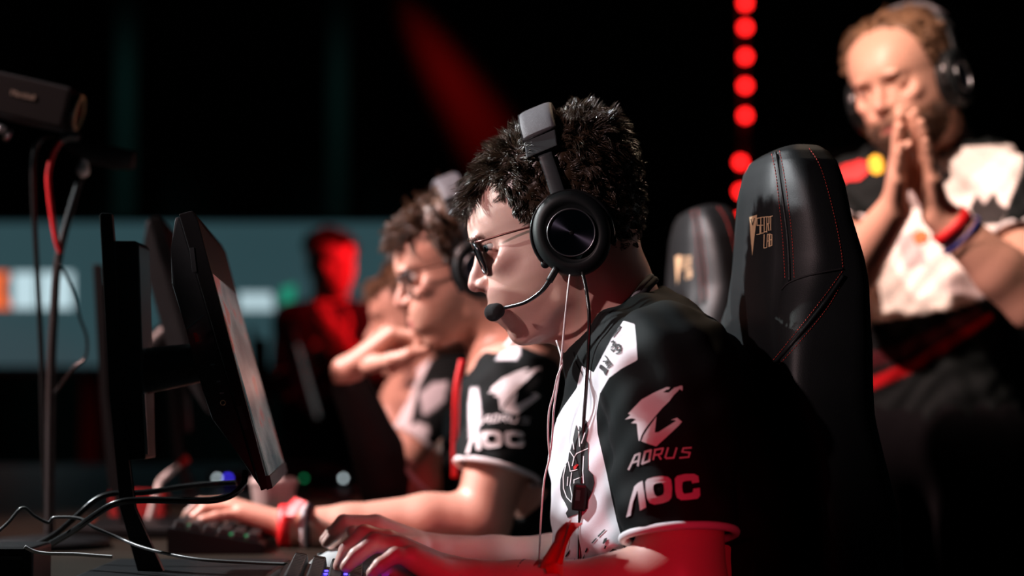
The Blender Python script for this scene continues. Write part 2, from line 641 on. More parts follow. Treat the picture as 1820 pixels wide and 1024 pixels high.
def stitches(name, bvh, line, m, parent, step=7.5, ln=5.0, r=0.0006, n=10, off=0.0004):
    c = catmull([(a, b, 0) for a, b in line], n)[:, :2]
    d = np.concatenate([[0], np.cumsum(np.linalg.norm(np.diff(c, axis=0), axis=1))])
    Vs, Fs = [], []
    for s in np.arange(0, d[-1] - ln, step):
        q = [(np.interp(x, d, c[:, 0]), np.interp(x, d, c[:, 1])) for x in (s, s + ln / 2, s + ln)]
        h = [cast(bvh, x, y, off) for x, y in q]
        if None in h: continue
        V, F = tube_geo([tuple(v) for v in h], [r * 0.6, r, r * 0.6], 5)
        b = len(Vs)
        Vs += list(V)
        Fs += [tuple(i + b for i in f) for f in F]
    if not Fs: return None
    o = mesh_obj(name, Vs, Fs, m)
    if parent is not None: keep(o, parent)
    return o

# ------------------------------------------------------------------ heads
HU = 1 / 1540.0      # head unit: metres for one traced pixel
HC = [-159, -155, -149, -140, -132, -120, -107, -94, -76, -64, -49, -38, -19, 11, 34, 52, 64, 78, 102, 127, 153, 172, 184, 193, 199]
HF = [112, 134, 149, 154, 156, 159, 166, 174, 175, 174, 172, 169, 162, 157, 157, 161, 161, 158, 147, 129, 100, 72, 50, 22, -20]
HB = [70, 48, 18, -15, -35, -50, -65, -75, -88, -98, -108, -118, -132, -145, -152, -157, -159, -160, -158, -153, -140, -124, -108, -80, -32]
HW = [16, 28, 42, 54, 63, 74, 83, 90, 96, 99, 102, 104, 107, 111, 113, 116, 117, 118, 117, 112, 101, 87, 72, 50, 10]

class Head:
    def __init__(s, o, yaw=0.0, pitch=22.0, roll=0.0, scale=1.0, turn=math.pi):
        """faces -x at yaw 0; yaw > 0 turns the face towards the camera"""
        s.o = np.asarray(o, float)
        s.k = HU * scale
        y, p = math.radians(yaw), math.radians(pitch)
        f = np.array([-math.cos(y), -math.sin(y), 0])
        up = np.array([0, 0, 1.0])
        s.A = f * math.cos(p) - up * math.sin(p)
        s.C = f * math.sin(p) + up * math.cos(p)
        s.B = np.cross(s.C, s.A)
        r = math.radians(roll)
        B, C = s.B, s.C
        s.B = B * math.cos(r) + C * math.sin(r)
        s.C = C * math.cos(r) - B * math.sin(r)
        s.R = np.stack([s.A, s.B, s.C])

    def w(s, a, b, c):
        return s.o + s.k * (a * s.A + b * s.B + c * s.C)

    def loc(s, V):
        return ((np.asarray(V) - s.o) @ s.R.T) / s.k

    def build(s, F, lids=True):
        k = s.k
        W = s.w
        def skull(X, Y, Z):
            x, y, z = X - s.o[0], Y - s.o[1], Z - s.o[2]
            a, b, c = [(s.R[i, 0] * x + s.R[i, 1] * y + s.R[i, 2] * z) / k for i in range(3)]
            cc = np.clip(c, -159, 199)
            af, ab, w_ = np.interp(cc, HC, HF), np.interp(cc, HC, HB), np.interp(cc, HC, HW)
            t = np.clip((-30 - cc) / 60, 0, 1)
            a0 = ab + (af - ab) * (0.46 - 0.10 * t)
            La = np.where(a > a0, af - a0, a0 - ab)
            n = np.where(a > a0, 2.02, 2.35)
            rho = (np.abs((a - a0) / La) ** n + np.abs(b / w_) ** n) ** (1 / n)
            d = (rho - 1) * np.minimum(La, w_) * 0.9
            return np.maximum(d, np.maximum(c - 199, -159 - c)) * k
        e = 0.16 * s.k / HU
        F.apply(skull, s.o - e, s.o + e, 0.002)
        def EL(a, b, c, ra, rb, rc, kk, sub=False):
            F.ell(W(a, b, c), (ra * k, rb * k, rc * k), s.R, kk * k, sub)
        def CN(p, q, r1, r2, kk, sub=False):
            F.cone(W(*p), W(*q), r1 * k, r2 * k, kk * k, sub)
        for g in (-1, 1):
            CN((128, g * 20, -138), (38, g * 70, -104), 13, 15, 18)
            CN((38, g * 70, -104), (8, g * 86, -20), 15, 14, 18)
            EL(112, g * 70, -4, 26, 15, 17, 24)
            EL(146, g * 36, 51, 12, 26, 7, 12)
            EL(166, g * 44, 28, 23, 24, 13, 17, True)
            EL(152, g * 76, 27, 34, 19, 12, 18, True)
            CN((160, g * 17, 20), (167, g * 24, -16), 6, 5, 12, True)
        for g in (-1, 1):
            EL(147, g * 67, 11, 27, 17, 14, 18, True)
        # nose
        CN((145, 0, 38), (175, 0, -6), 8, 11, 10)
        CN((175, 0, -6), (182, 0, -18), 11, 14, 8)
        CN((182, 0, -21), (168, 0, -34), 9, 6, 5)
        for g in (-1, 1):
            EL(164, g * 15, -24, 16, 10, 11, 6)
            EL(175, g * 8.5, -32, 9, 4.5, 5, 3, True)
            EL(158, g * 29, -28, 8, 4, 10, 4, True)
        # mouth and chin
        for g in (-1, 1):
            CN((174, 0, -68), (160, g * 30, -75), 5, 2.5, 5)
            CN((172, 0, -86), (158, g * 26, -79), 7, 3, 5)
            CN((184, 0, -76), (163, g * 30, -77), 2.4, 1.5, 2, True)
        EL(134, 0, -128, 22, 28, 19, 12)
        CN((179, -9, -104), (179, 9, -104), 6, 6, 9, True)
        if lids:
            for g in (-1, 1):
                EL(121, g * 46, 28, 21.5, 21.5, 21.5, 5)
                if lids != 'closed':
                    EL(138, g * 54, 28, 20, 23, 5.5, 2, True)
                else:
                    CN((142, g * 34, 25), (136, g * 62, 24), 1.5, 1.5, 2, True)

    def colour(s, V, skin=(0.55, 0.30, 0.22), lips=(0.48, 0.16, 0.14), beard=0.15, beardcol=(0.10, 0.055, 0.035)):
        L = s.loc(V)
        C = np.tile(np.array(skin), (len(V), 1))
        inhead = (np.abs(L[:, 1]) < 130) & (L[:, 2] > -175) & (L[:, 2] < 205) & (np.abs(L[:, 0]) < 215)
        a, b, c = L[:, 0], np.abs(L[:, 1]), L[:, 2]
        def g(x, s_): return np.exp(-(x / s_) ** 2)
        m = inhead * g(c + 77, 14) * g(b, 26) * (a > 150)
        m = np.clip(m * 1.6 - 0.35, 0, 1)
        C = C * (1 - m[:, None]) + np.array(lips) * m[:, None]
        m = inhead * (g(a - 185, 22) * g(c + 15, 20) * g(b, 22) * 0.4 + 0.25 * g(a - 120, 35) * g(c + 12, 22) * g(b - 70, 30))
        C = C * (1 - m[:, None]) + np.array([0.55, 0.17, 0.14]) * m[:, None]
        if beard:
            jaw = np.clip((-42 - c - np.clip((60 - a) * 0.35, 0, 40)) / 14, 0, 1)
            mouth = np.clip(m * 0, 0, 1)
            m = inhead * jaw * (a > 0) * beard
            lipm = g(c + 77, 13) * g(b, 27)
            m = m * (1 - np.clip(lipm * 1.3, 0, 1))
            C = C * (1 - m[:, None]) + np.array(beardcol) * m[:, None]
        m = inhead * g(c - 51 + 0.10 * (b - 40), 4.5) * (b > 15) * (b < 66) * (a > 110) * 0.5
        C = C * (1 - m[:, None]) + np.array([0.06, 0.03, 0.02]) * m[:, None]
        return C

    def eyes(s, parent, iris=(0.12, 0.22, 0.25), gaze=(1, 0, 0.1)):
        for g in (-1, 1):
            n1, n2 = 24, 24
            V, F = [], []
            G = np.array(gaze, float); G /= np.linalg.norm(G)
            ax = G[0] * s.A + G[1] * s.B + G[2] * s.C
            u = np.cross(ax, s.B); u /= np.linalg.norm(u); v = np.cross(ax, u)
            cen = s.w(121, g * 46, 28)
            cols = []
            for i in range(n1 + 1):
                th = math.pi * (i / n1) ** 1.4
                for j in range(n2):
                    ph = 2 * math.pi * j / n2
                    V.append(cen + 19.5 * s.k * (math.cos(th) * ax + math.sin(th) * (math.cos(ph) * u + math.sin(ph) * v)))
                    dg = math.degrees(th)
                    cols.append((0.004,) * 3 if dg < 10 else iris if dg < 27 else (0.62, 0.60, 0.58))
            for i in range(n1):
                for j in range(n2):
                    F.append((i * n2 + j, i * n2 + (j + 1) % n2, (i + 1) * n2 + (j + 1) % n2, (i + 1) * n2 + j))
            o = mesh_obj('eye', V, F, M['eye'])
            set_col(o, np.array(cols))
            keep(o, parent)

def hand(F, wrist, mcp, fingers, thumb, k=1.0, fr=0.0085, pk=0.010, spread=0.3):
    """wrist point, four mcp points (index..little), four finger chains [pip, dip, tip], thumb chain of four points"""
    wrist = np.asarray(wrist)
    mc = np.mean(mcp, axis=0)
    for i, m_ in enumerate(mcp):
        base = wrist + (np.asarray(m_) - mc) * spread
        F.cone(base, m_, 0.0165 * k, 0.0118 * k, pk)
        ch = [m_] + list(fingers[i])
        s = (1.0, 1.03, 0.98, 0.86)[i] * k
        F.chain(ch, [fr * 1.22 * s, fr * 1.06 * s, fr * 0.94 * s, fr * 0.76 * s], 0.003)
    F.chain(thumb, [0.0145 * k, 0.0115 * k, 0.0100 * k, 0.0082 * k], 0.006)

def frame_hand(wrist, d, n, side, curls, spread=(0.10, 0.02, -0.06, -0.14), thumb=((0.5, 0.75, -0.4), (0.8, 0.45, -0.35), (0.9, 0.2, -0.35)), k=1.0):
    """finger chains from a frame: d to the fingers, n out of the back, side +1/-1 picks the thumb side"""
    d = np.asarray(d, float); d /= np.linalg.norm(d)
    n = np.asarray(n, float); n = n - d * (n @ d); n /= np.linalg.norm(n)
    s = side * np.cross(d, n)
    wrist = np.asarray(wrist, float)
    lat = (0.027, 0.009, -0.010, -0.027); ln = (0.088, 0.091, 0.086, 0.078)
    ph = ((0.043, 0.026, 0.020), (0.048, 0.030, 0.021), (0.045, 0.028, 0.020), (0.035, 0.021, 0.018))
    mcp, fin = [], []
    for i in range(4):
        m_ = wrist + k * (d * ln[i] + s * lat[i] + n * (0.004 if i in (1, 2) else 0))
        mcp.append(m_)
        df = d * math.cos(spread[i]) + s * math.sin(spread[i])
        a = 0; q = m_; ch = []
        for j in range(3):
            a += math.radians(curls[i][j])
            q = q + k * ph[i][j] * (df * math.cos(a) - n * math.sin(a))
            ch.append(q)
        fin.append(ch)
    t0 = wrist + k * (d * 0.018 + s * 0.020 - n * 0.006)
    th = [t0]
    for v, L in zip(thumb, (0.042, 0.033, 0.026)):
        vv = d * v[0] + s * v[1] + n * v[2]
        vv = vv / np.linalg.norm(vv)
        th.append(th[-1] + k * L * vv)
    return mcp, fin, th

# ------------------------------------------------------------------ hair
def hair_part(head, V, N, mask, m, parent, count, length, comb, width=0.0011, seed=1, clump=0.5, wave=0.0, name='hair', seg=5, guides=0, pull=0.75):
    r = np.random.default_rng(seed)
    idx = np.flatnonzero(mask)
    if len(idx) == 0: return None
    pick = r.choice(idx, count)
    p = V[pick] + r.normal(0, 0.0012, (count, 3))
    nn = N[pick]
    L = head.loc(p)
    # clump direction noise from low-frequency sines of the position
    q = L * 0.05
    cl = np.stack([np.sin(q[:, 1] * 3.1 + q[:, 2] * 2.3 + 1) + np.sin(q[:, 0] * 4.7 + 2), np.sin(q[:, 0] * 3.7 + q[:, 2] * 2.9) + np.sin(q[:, 1] * 5.1 + 4),
                   np.sin(q[:, 0] * 2.6 + q[:, 1] * 3.3 + 3) + np.sin(q[:, 2] * 4.3)], 1) * 0.5 * clump
    cb = comb(L)
    d = cb[:, :3] + cl + r.normal(0, 0.22, (count, 3))
    d = d[:, :1] * head.A + d[:, 1:2] * head.B + d[:, 2:3] * head.C
    d = d + nn * cb[:, 3:4]
    d /= np.linalg.norm(d, axis=1, keepdims=True)
    ln = length(L) * r.uniform(0.65, 1.2, count)
    drop = np.array([0, 0, -1.0])
    pts = [p - nn * 0.003]
    cur = p.copy(); dd = d.copy()
    wv = r.uniform(0, 6.28, (count, 1)); side = np.cross(d, nn)
    for j in range(seg):
        cur = cur + dd * (ln / seg)[:, None] + side * (wave * np.sin(wv + j * 1.7))
        dd = dd + drop * 0.10 * (1 + j * 0.2) + r.normal(0, 0.06, (count, 3))
        dd /= np.linalg.norm(dd, axis=1, keepdims=True)
        pts.append(cur.copy())
    pts = np.stack(pts, 1)
    n = seg + 1
    if guides:
        gi = r.choice(count, guides, replace=False)
        near = np.empty(count, int)
        for a_ in range(0, count, 2000):
            near[a_:a_ + 2000] = ((p[a_:a_ + 2000, None] - p[gi][None]) ** 2).sum(2).argmin(1)
        gp = pts[gi][near]
        tt = (np.linspace(0, 1, n) ** 1.2)[None, :, None] * pull
        pts = pts * (1 - tt) + gp * tt
    sd = np.cross(d, nn); sd /= np.linalg.norm(sd, axis=1, keepdims=True) + 1e-9
    up = np.cross(sd, d)
    wd = (width * r.uniform(0.7, 1.4, count))[:, None, None] * np.array([1, 1, 0.9, 0.75, 0.5, 0.12])[:n][None, :, None]
    vs = np.stack([pts + sd[:, None] * wd, pts - sd[:, None] * wd * 0.6 + up[:, None] * wd, pts - sd[:, None] * wd * 0.6 - up[:, None] * wd * 0.8], 2)
    VV = vs.reshape(-1, 3)
    base = (np.arange(count) * n * 3)[:, None, None, None]
    j = np.arange(n - 1)[None, :, None, None] * 3
    k3 = np.arange(3)
    quad = np.stack([k3, (k3 + 1) % 3, 3 + (k3 + 1) % 3, 3 + k3], 1)[None, None]
    FF = (base + j + quad).reshape(-1, 4)
    o = mesh_obj(name, VV, FF, m)
    keep(o, parent)
    return o

# ------------------------------------------------------------------ setting
def struct(o, label=None, cat=None):
    o['kind'] = 'structure'
    if label: o['label'] = label
    if cat: o['category'] = cat
    return o

struct(box('floor', (0, 5.5, -0.05), (14, 14, 0.1), M['floor']), 'dark stage floor under the players', 'floor')
struct(box('wall_back', (0, 11.9, 3.0), (14, 0.2, 6.2), M['wall']), 'dark hall wall behind the teal screen', 'wall')
for i, px in enumerate((222, 600)):
    x = P(px, 300, 11.2)[0]
    struct(box('trim_%d' % (i + 1), (x, 11.25, 3.0), (0.13, 0.12, 6.0), mat('pillar_paint', (0.05, 0.10, 0.10), rough=0.8, noise=0.1)), ('slim pillar rising into the dark beside the broadcast camera', 'slim pillar rising into the dark above the red lit man')[i], 'pillar')

# LED screen along the hall
LEDM = bpy.data.materials.new('led_screen')
LEDM.use_nodes = True
nt = LEDM.node_tree
b = nt.nodes['Principled BSDF']
b.inputs['Base Color'].default_value = (0.02, 0.03, 0.03, 1)
b.inputs['Roughness'].default_value = 0.6
n = nt.nodes.new('ShaderNodeTexNoise'); n.inputs['Scale'].default_value = 0.6
tcn = nt.nodes.new('ShaderNodeTexCoord'); nt.links.new(tcn.outputs['Object'], n.inputs['Vector'])
cr = nt.nodes.new('ShaderNodeValToRGB')
cr.color_ramp.elements[0].color = (0.016, 0.040, 0.047, 1)
cr.color_ramp.elements[1].color = (0.032, 0.070, 0.080, 1)
nt.links.new(n.outputs['Fac'], cr.inputs[0])
nt.links.new(cr.outputs[0], b.inputs['Emission Color'])
b.inputs['Emission Strength'].default_value = 1.0

scr = empty('led_screen', P(300, 640, 9.0), 'long dim teal screen with blurred white lettering across the back', 'screen')
SY = 9.0
a0, a1 = P(-700, 395, SY), P(1000, 650, SY)
box('display', ((a0[0] + a1[0]) / 2, SY + 0.06, (a0[2] + a1[2]) / 2), (a1[0] - a0[0], 0.08, a0[2] - a1[2]), LEDM, scr)
box('frame', ((a0[0] + a1[0]) / 2, SY + 0.12, (a0[2] + a1[2]) / 2), (a1[0] - a0[0] + 0.06, 0.06, a0[2] - a1[2] + 0.06), M['black_matt'], scr)
for x_ in np.linspace(a0[0] + 0.3, a1[0] - 0.3, 5):
    box('support', (x_, SY + 0.2, a1[2] / 2), (0.08, 0.08, a1[2]), M['black_matt'], scr)
def glow_poly(name, poly, col, st):
    m = mat(name, (0.2, 0.2, 0.2), emit=col, estr=st)
    q = [P(x, y, SY) for x, y in poly]
    prism(name, [(v[0], v[2]) for v in q], SY + 0.012, SY + 0.022, m, scr)
WL = (0.62, 0.83, 0.90)
for (x0, x1, y0, y1) in ((22, 62, 484, 548), (68, 128, 484, 548)):
    glow_poly('letter_block', [(x0, y0), (x1, y0), (x1, y1), (x0, y1)], WL, 0.75)
glow_poly('orange_mark', [(-60, 484), (14, 484), (4, 515), (18, 548), (-60, 548)], (1.0, 0.17, 0.04), 0.8)
glow_poly('letter_block', [(424, 520), (482, 520), (486, 552), (424, 552)], WL, 0.62)
glow_poly('green_mark', [(500, 512), (524, 505), (520, 545), (498, 558)], (0.02, 0.42, 0.25), 0.55)

# red lamp string
led = empty('led_string', (P(1325, 300, 8.0)[0], 8.0, 0), 'vertical string of round red lamps behind the gaming chairs', 'light string')
xl = P(1325, 300, 8.0)[0]
box('pole', (xl, 8.06, 2.0), (0.03, 0.03, 4.0), M['black_matt'], led)
for py in (5, 48, 100, 152, 205, 288, 340, 390, 437, 490, 540):
    p = P(1325 - (py > 250) * 8, py, 8.0)
    mt = frame_mtx(p, (1, 0, 0), (0, 0, 1), (0, -1, 0))
    lathe('lamp', [(0.003, -0.03), (0.016, -0.028), (0.019, -0.01), (0.017, 0.004), (0.010, 0.009), (0.002, 0.011)], M['led_red'], led, 20, mt)

# ------------------------------------------------------------------ desk
desk = empty('desk', (-0.35, 3.0, 0), 'long dark wooden gaming desk carrying the keyboards and monitors', 'desk')
ED = lambda Y: 0.035 - 0.147 * (Y - 2.3)
# one long top, slightly skewed along the row
bm = bmesh.new()
vs = []
for z in (TABLE, TABLE - 0.03):
    for (x, y) in ((-1.15, 1.2), (ED(1.2), 1.2), (ED(6.7), 6.7), (-1.9, 6.7)):
        vs.append(bm.verts.new((x, y, z)))
bm.faces.new(vs[:4]); bm.faces.new(vs[4:][::-1])
for i in range(4): bm.faces.new((vs[i], vs[i + 4], vs[4 + (i + 1) % 4], vs[(i + 1) % 4]))
bm_obj('desk_top', bm, M['desk'], desk, bevel=0.004)
for y in (1.35, 3.1, 5.05, 6.55):
    for x in (-0.98 - 0.13 * (y - 2.3), ED(y) - 0.12):
        box('leg', (x, y, (TABLE - 0.03) / 2), (0.06, 0.06, TABLE - 0.03), M['black_matt'], desk, bevel=0.004)

# ------------------------------------------------------------------ PLAYER IN FRONT
D1 = 2.30
H1 = Head(P(1005, 420, D1), yaw=-6, pitch=22)
SK1 = (0.70, 0.42, 0.36)
def mirY(p, y0=D1):
    return np.array([p[0], 2 * y0 - p[1], p[2]])

f = Field((-0.26, 1.96, 0.62), (0.34, 2.62, 1.27), 0.0021)
H1.build(f)
# neck
f.chain([P(1050, 455, D1), P(1072, 520, D1), P(1118, 620, D1), P(1150, 720, D1)], [0.058, 0.056, 0.060, 0.075], 0.018)
f.cone(P(985, 572, D1), P(1080, 606, D1), 0.020, 0.040, 0.02)
# trunk inside the jersey
f.chain([P(1165, 680, D1), P(1180, 830, D1), P(1200, 1040, D1), P(1225, 1180, D1)], [0.085, 0.10, 0.105, 0.11], 0.03, ys=0.62, y0=D1)
shL, elL = P(1190, 668, 2.115), P(1218, 1052, 2.06)
shR = mirY(shL); elR = P(1130, 1015, 2.52)
for sh, el in ((shL, elL), (shR, elR)):
    f.cone(P(1165, 660, D1), sh, 0.06, 0.055, 0.03)
    f.cone(sh, el, 0.053, 0.042, 0.02)
wL = P(812, 1034, 2.105); wR = P(778, 985, 2.455)
# left forearm with the muscle below the elbow
fm = P(1090, 1062, 2.065)
f.chain([elL, fm, P(930, 1056, 2.085), wL], [0.043, 0.041, 0.033, 0.0255], 0.012)
f.cone(P(1195, 1010, 2.06), P(1120, 1050, 2.06), 0.04, 0.036, 0.02)
f.chain([elR, P(985, 1002, 2.49), P(880, 998, 2.47), wR], [0.042, 0.035, 0.030, 0.0245], 0.012)
# left hand on the keys
mcp = [P(694, 966, 2.135), P(690, 963, 2.113), P(706, 974, 2.09), P(733, 992, 2.068)]
fin = [[P(652, 950, 2.140), P(624, 976, 2.143), P(608, 1003, 2.145)],
       [P(648, 950, 2.112), P(618, 978, 2.110), P(604, 1006, 2.108)],
       [P(668, 963, 2.085), P(634, 988, 2.081), P(616, 1007, 2.078)],
       [P(703, 987, 2.058), P(676, 1005, 2.052), P(661, 1019, 2.050)]]
th = [P(778, 1022, 2.13), P(735, 1015, 2.155), P(702, 1012, 2.165), P(676, 1018, 2.168)]
hand(f, wL, mcp, fin, th, k=1.12)
# right hand over the mouse
mcp = [P(672, 934, 2.432), P(668, 931, 2.452), P(674, 936, 2.472), P(688, 946, 2.490)]
fin = [[P(616, 930, 2.428), P(594, 950, 2.428), P(580, 965, 2.428)],
       [P(610, 928, 2.452), P(590, 948, 2.452), P(577, 960, 2.452)],
       [P(618, 936, 2.475), P(598, 955, 2.476), P(588, 968, 2.476)],
       [P(640, 952, 2.495), P(622, 966, 2.497), P(612, 976, 2.498)]]
th = [P(742, 972, 2.43), P(694, 966, 2.412), P(655, 954, 2.405), P(628, 946, 2.405)]
hand(f, wR, mcp, fin, th)
V, Q = f.mesh()
V = laplace(V, Q, 1, 0.4)
N1 = normals(V, Q)
p1 = mesh_obj('person', V, Q, M['skin'])
C = H1.colour(V, SK1, lips=(0.50, 0.20, 0.17), beard=0.22, beardcol=(0.30, 0.19, 0.10))
# knuckles and fingertips a little redder
set_col(p1, C)
tag(p1, 'player in glasses and a black and white jersey leaning over his keyboard in front', 'person')
H1.eyes(p1, iris=(0.16, 0.30, 0.32), gaze=(1, 0.55, 0.0))
V1, Q1 = V, Q

# jersey of the front player
j = Field((-0.02, 1.94, 0.52), (0.42, 2.66, 1.20), 0.0028)
j.chain([P(1140, 640, D1), P(1165, 700, D1), P(1172, 830, D1), P(1190, 1000, D1), P(1222, 1190, D1)], [0.075, 0.105, 0.120, 0.128, 0.132], 0.03, ys=0.66, y0=D1)
j.cone(P(1205, 730, D1), P(1262, 930, D1), 0.085, 0.105, 0.04, ys=0.66, y0=D1)
hemL, hemR = P(1207, 952, 2.075), P(1150, 965, 2.53)
for sh, hem in ((shL, hemL), (shR, hemR)):
    j.cone(P(1150, 640, D1), sh + (0, 0, 0.0), 0.070, 0.072, 0.03)
    j.cone(sh, hem, 0.074, 0.060, 0.018)
# folds on the near sleeve and chest
def folds(V, N, amp=0.0035):
    x, y, z = V.T
    a = np.sin(z * 62 + x * 95 + 1.2 * np.sin(z * 23)) * np.sin(x * 31 + y * 17 + 0.7)
    b_ = np.sin(z * 120 - x * 90 + y * 40 + 2 * np.sin(x * 40))
    return V + N * (amp * a + amp * 0.35 * b_)[:, None]
# open neck and sleeve ends
j.chain([P(1020, 470, D1), P(1072, 520, D1), P(1112, 610, D1), P(1108, 680, D1)], [0.060, 0.060, 0.062, 0.020], 0.006, sub=True)
for el, hem, sh in ((elL, hemL, shL), (elR, hemR, shR)):
    ax = (np.asarray(el) - sh); ax = ax / np.linalg.norm(ax)
    def cut(X, Y, Z, ax=ax, hem=hem):
        d = (X - hem[0]) * ax[0] + (Y - hem[1]) * ax[1] + (Z - hem[2]) * ax[2]
        r = np.sqrt((X - hem[0]) ** 2 + (Y - hem[1]) ** 2 + (Z - hem[2]) ** 2)
        return np.maximum(-d, r - 0.10)
    j.apply(cut, hem - 0.1, hem + 0.1, 0.0, True)
    j.cone(hem - ax * 0.02, hem + ax * 0.04, 0.052, 0.054, 0.003, True)
JV, JQ = j.mesh()
JV = laplace(JV, JQ, 3, 0.5)
JN = normals(JV, JQ)
JV = folds(JV, JN)
PAN1 = [(1034, 650), (1055, 662), (1088, 600), (1108, 570), (1128, 576), (1131, 610), (1133, 640), (1105, 655), (1082, 672), (1066, 700), (1060, 735),
        (1062, 770), (1070, 805), (1078, 840), (1086, 880), (1096, 925), (1106, 962), (1112, 985), (1090, 975), (1062, 1000), (1010, 1060), (900, 1060), (900, 800), (985, 752), (1000, 725), (1025, 690)]
JERS = (0.008, 0.011, 0.0115)
JW = (0.78, 0.79, 0.84)
M['jersey1'] = mat('black_white_jersey', JERS, rough=0.72, panels=[('white_panel', JW)], bump=0.15, bscale=900, spec=0.08)
jo = mesh_obj('jersey', JV, JQ, M['jersey1'])
set_float(jo, poly_sd(proj(JV), PAN1), 'white_panel')
keep(jo, p1)
jb = bvh_of(JV, JQ)
tr = []
# hem trims
for hem, sh, el in ((hemL, shL, elL), (hemR, shR, elR)):
    ax = (np.asarray(el) - sh); ax = ax / np.linalg.norm(ax)
    u = np.cross(ax, [0, 1, 0]); u /= np.linalg.norm(u); v = np.cross(ax, u)
    ring = [hem + 0.0590 * (math.cos(t) * u + math.sin(t) * v) for t in np.linspace(0, 2 * math.pi, 40, endpoint=False)]
    tube('sleeve_trim', ring, 0.0044, M['white_cloth'], p1, 8, True, 1)
cpath = [(1158, 492, 2.262), (1140, 512, 2.240), (1118, 545, 2.226), (1094, 586, 2.222), (1068, 634, 2.232), (1044, 676, 2.256), (1023, 714, 2.292)]
near = [P(*q) for q in cpath]
far = [mirY(q, 2.30) for q in near][::-1]
M['collar'] = mat('grey_collar', (0.22, 0.22, 0.24), rough=0.7)
tube('collar', near + far[1:], 0.0042, M['collar'], p1, 8, False, 6)
near2 = [P(q[0] + 7, q[1] + 5, q[2] - 0.004) for q in cpath]
tube('collar_edge', near2 + [mirY(q, 2.30) for q in near2][::-1][1:], 0.0042, M['black_print'], p1, 8, False, 6)

# striped flap of the far collar
for i_, (m_, y0_, y1_) in enumerate((('red_print', 642, 655), ('white_cloth', 655, 660), ('black_print', 660, 676), ('red_print', 676, 690), ('white_cloth', 690, 722))):
    def fx(y): return 1037 - (y - 640) * 0.28
    q_ = [P(fx(y0_) - 2, y0_, 2.36), P(fx(y0_) + 9, y0_ + 3, 2.35), P(fx(y1_) + 9, y1_ + 3, 2.35), P(fx(y1_) - 2, y1_, 2.36)]
    q_ += [v + np.array([0.002, 0.003, 0]) for v in q_]
    o = mesh_obj('collar_flap', q_, [(0, 1, 2, 3), (7, 6, 5, 4), (0, 4, 5, 1), (1, 5, 6, 2), (2, 6, 7, 3), (3, 7, 4, 0)], M[m_], None, False)
    keep(o, p1)

# prints on the jersey: crest, emblem, lettering
def poly_from(crop, sc, pts):
    return [(crop[0] + x / sc, crop[1] + y / sc) for x, y in pts]
c4 = (1080, 660); s4 = 3.659
eagle = poly_from(c4, s4, [(117, 313), (152, 283), (135, 275), (220, 185), (300, 140), (385, 103), (408, 104), (398, 118), (385, 120), (362, 136), (398, 138), (432, 108), (478, 93), (487, 97), (486, 128), (468, 116),
                           (430, 155), (400, 196), (355, 240), (318, 283), (268, 345), (240, 385), (222, 420), (212, 452), (205, 452), (198, 400), (192, 340), (155, 338), (186, 312), (160, 306)])
beak = poly_from(c4, s4, [(222, 456), (232, 425), (262, 375), (318, 295), (306, 400), (330, 398), (446, 324), (436, 318), (414, 318), (452, 303), (484, 330), (465, 352), (398, 415), (316, 489), (280, 478)])
print_on('eagle_emblem', jb, [eagle, beak], M['white_cloth'], p1)
def L4(lines, wd): return strokes([poly_from(c4, s4, l) for l in lines], wd / s4)
aor = L4([[(140, 638), (182, 546), (212, 534), (200, 612)], [(160, 596), (204, 580)]], 13)
aor += L4([[(228, 600), (246, 524), (282, 514), (272, 582), (228, 600)]], 14)
aor += L4([[(298, 574), (310, 510)], [(306, 512), (360, 502), (348, 538), (308, 546)], [(330, 545), (346, 572)]], 11)
aor += L4([[(392, 500), (374, 560), (382, 567), (428, 564), (448, 500)]], 11)
aor += L4([[(542, 497), (492, 501), (484, 524), (534, 530), (526, 558), (470, 564)]], 11)
print_on('sleeve_lettering', jb, aor, M['white_cloth'], p1, div=1)
aoc = [poly_from(c4, s4, [(124, 950), (150, 840), (176, 752), (198, 730), (230, 712), (252, 886), (212, 908), (196, 776), (168, 850), (152, 938)])]
oo = poly_from(c4, s4, [(248, 720), (262, 700), (300, 688), (355, 682), (392, 688), (412, 706), (420, 760), (416, 820), (400, 842), (360, 858), (305, 868), (275, 858), (258, 830), (250, 770)])
oh = poly_from(c4, s4, [(300, 742), (318, 728), (350, 724), (366, 736), (370, 775), (364, 800), (344, 810), (322, 814), (308, 800), (300, 770)])
aoc.append([oo, oh[::-1]])
aoc.append(poly_from(c4, s4, [(436, 700), (452, 682), (500, 670), (560, 668), (588, 682), (594, 722), (548, 730), (544, 712), (510, 714), (486, 722), (482, 748), (486, 786), (498, 798), (536, 792), (552, 786), (555, 764), (598, 758), (600, 808), (584, 828), (530, 836), (478, 838), (450, 820), (440, 780)]))
print_on('sleeve_letters', jb, aoc, M['white_cloth'], p1, div=2)
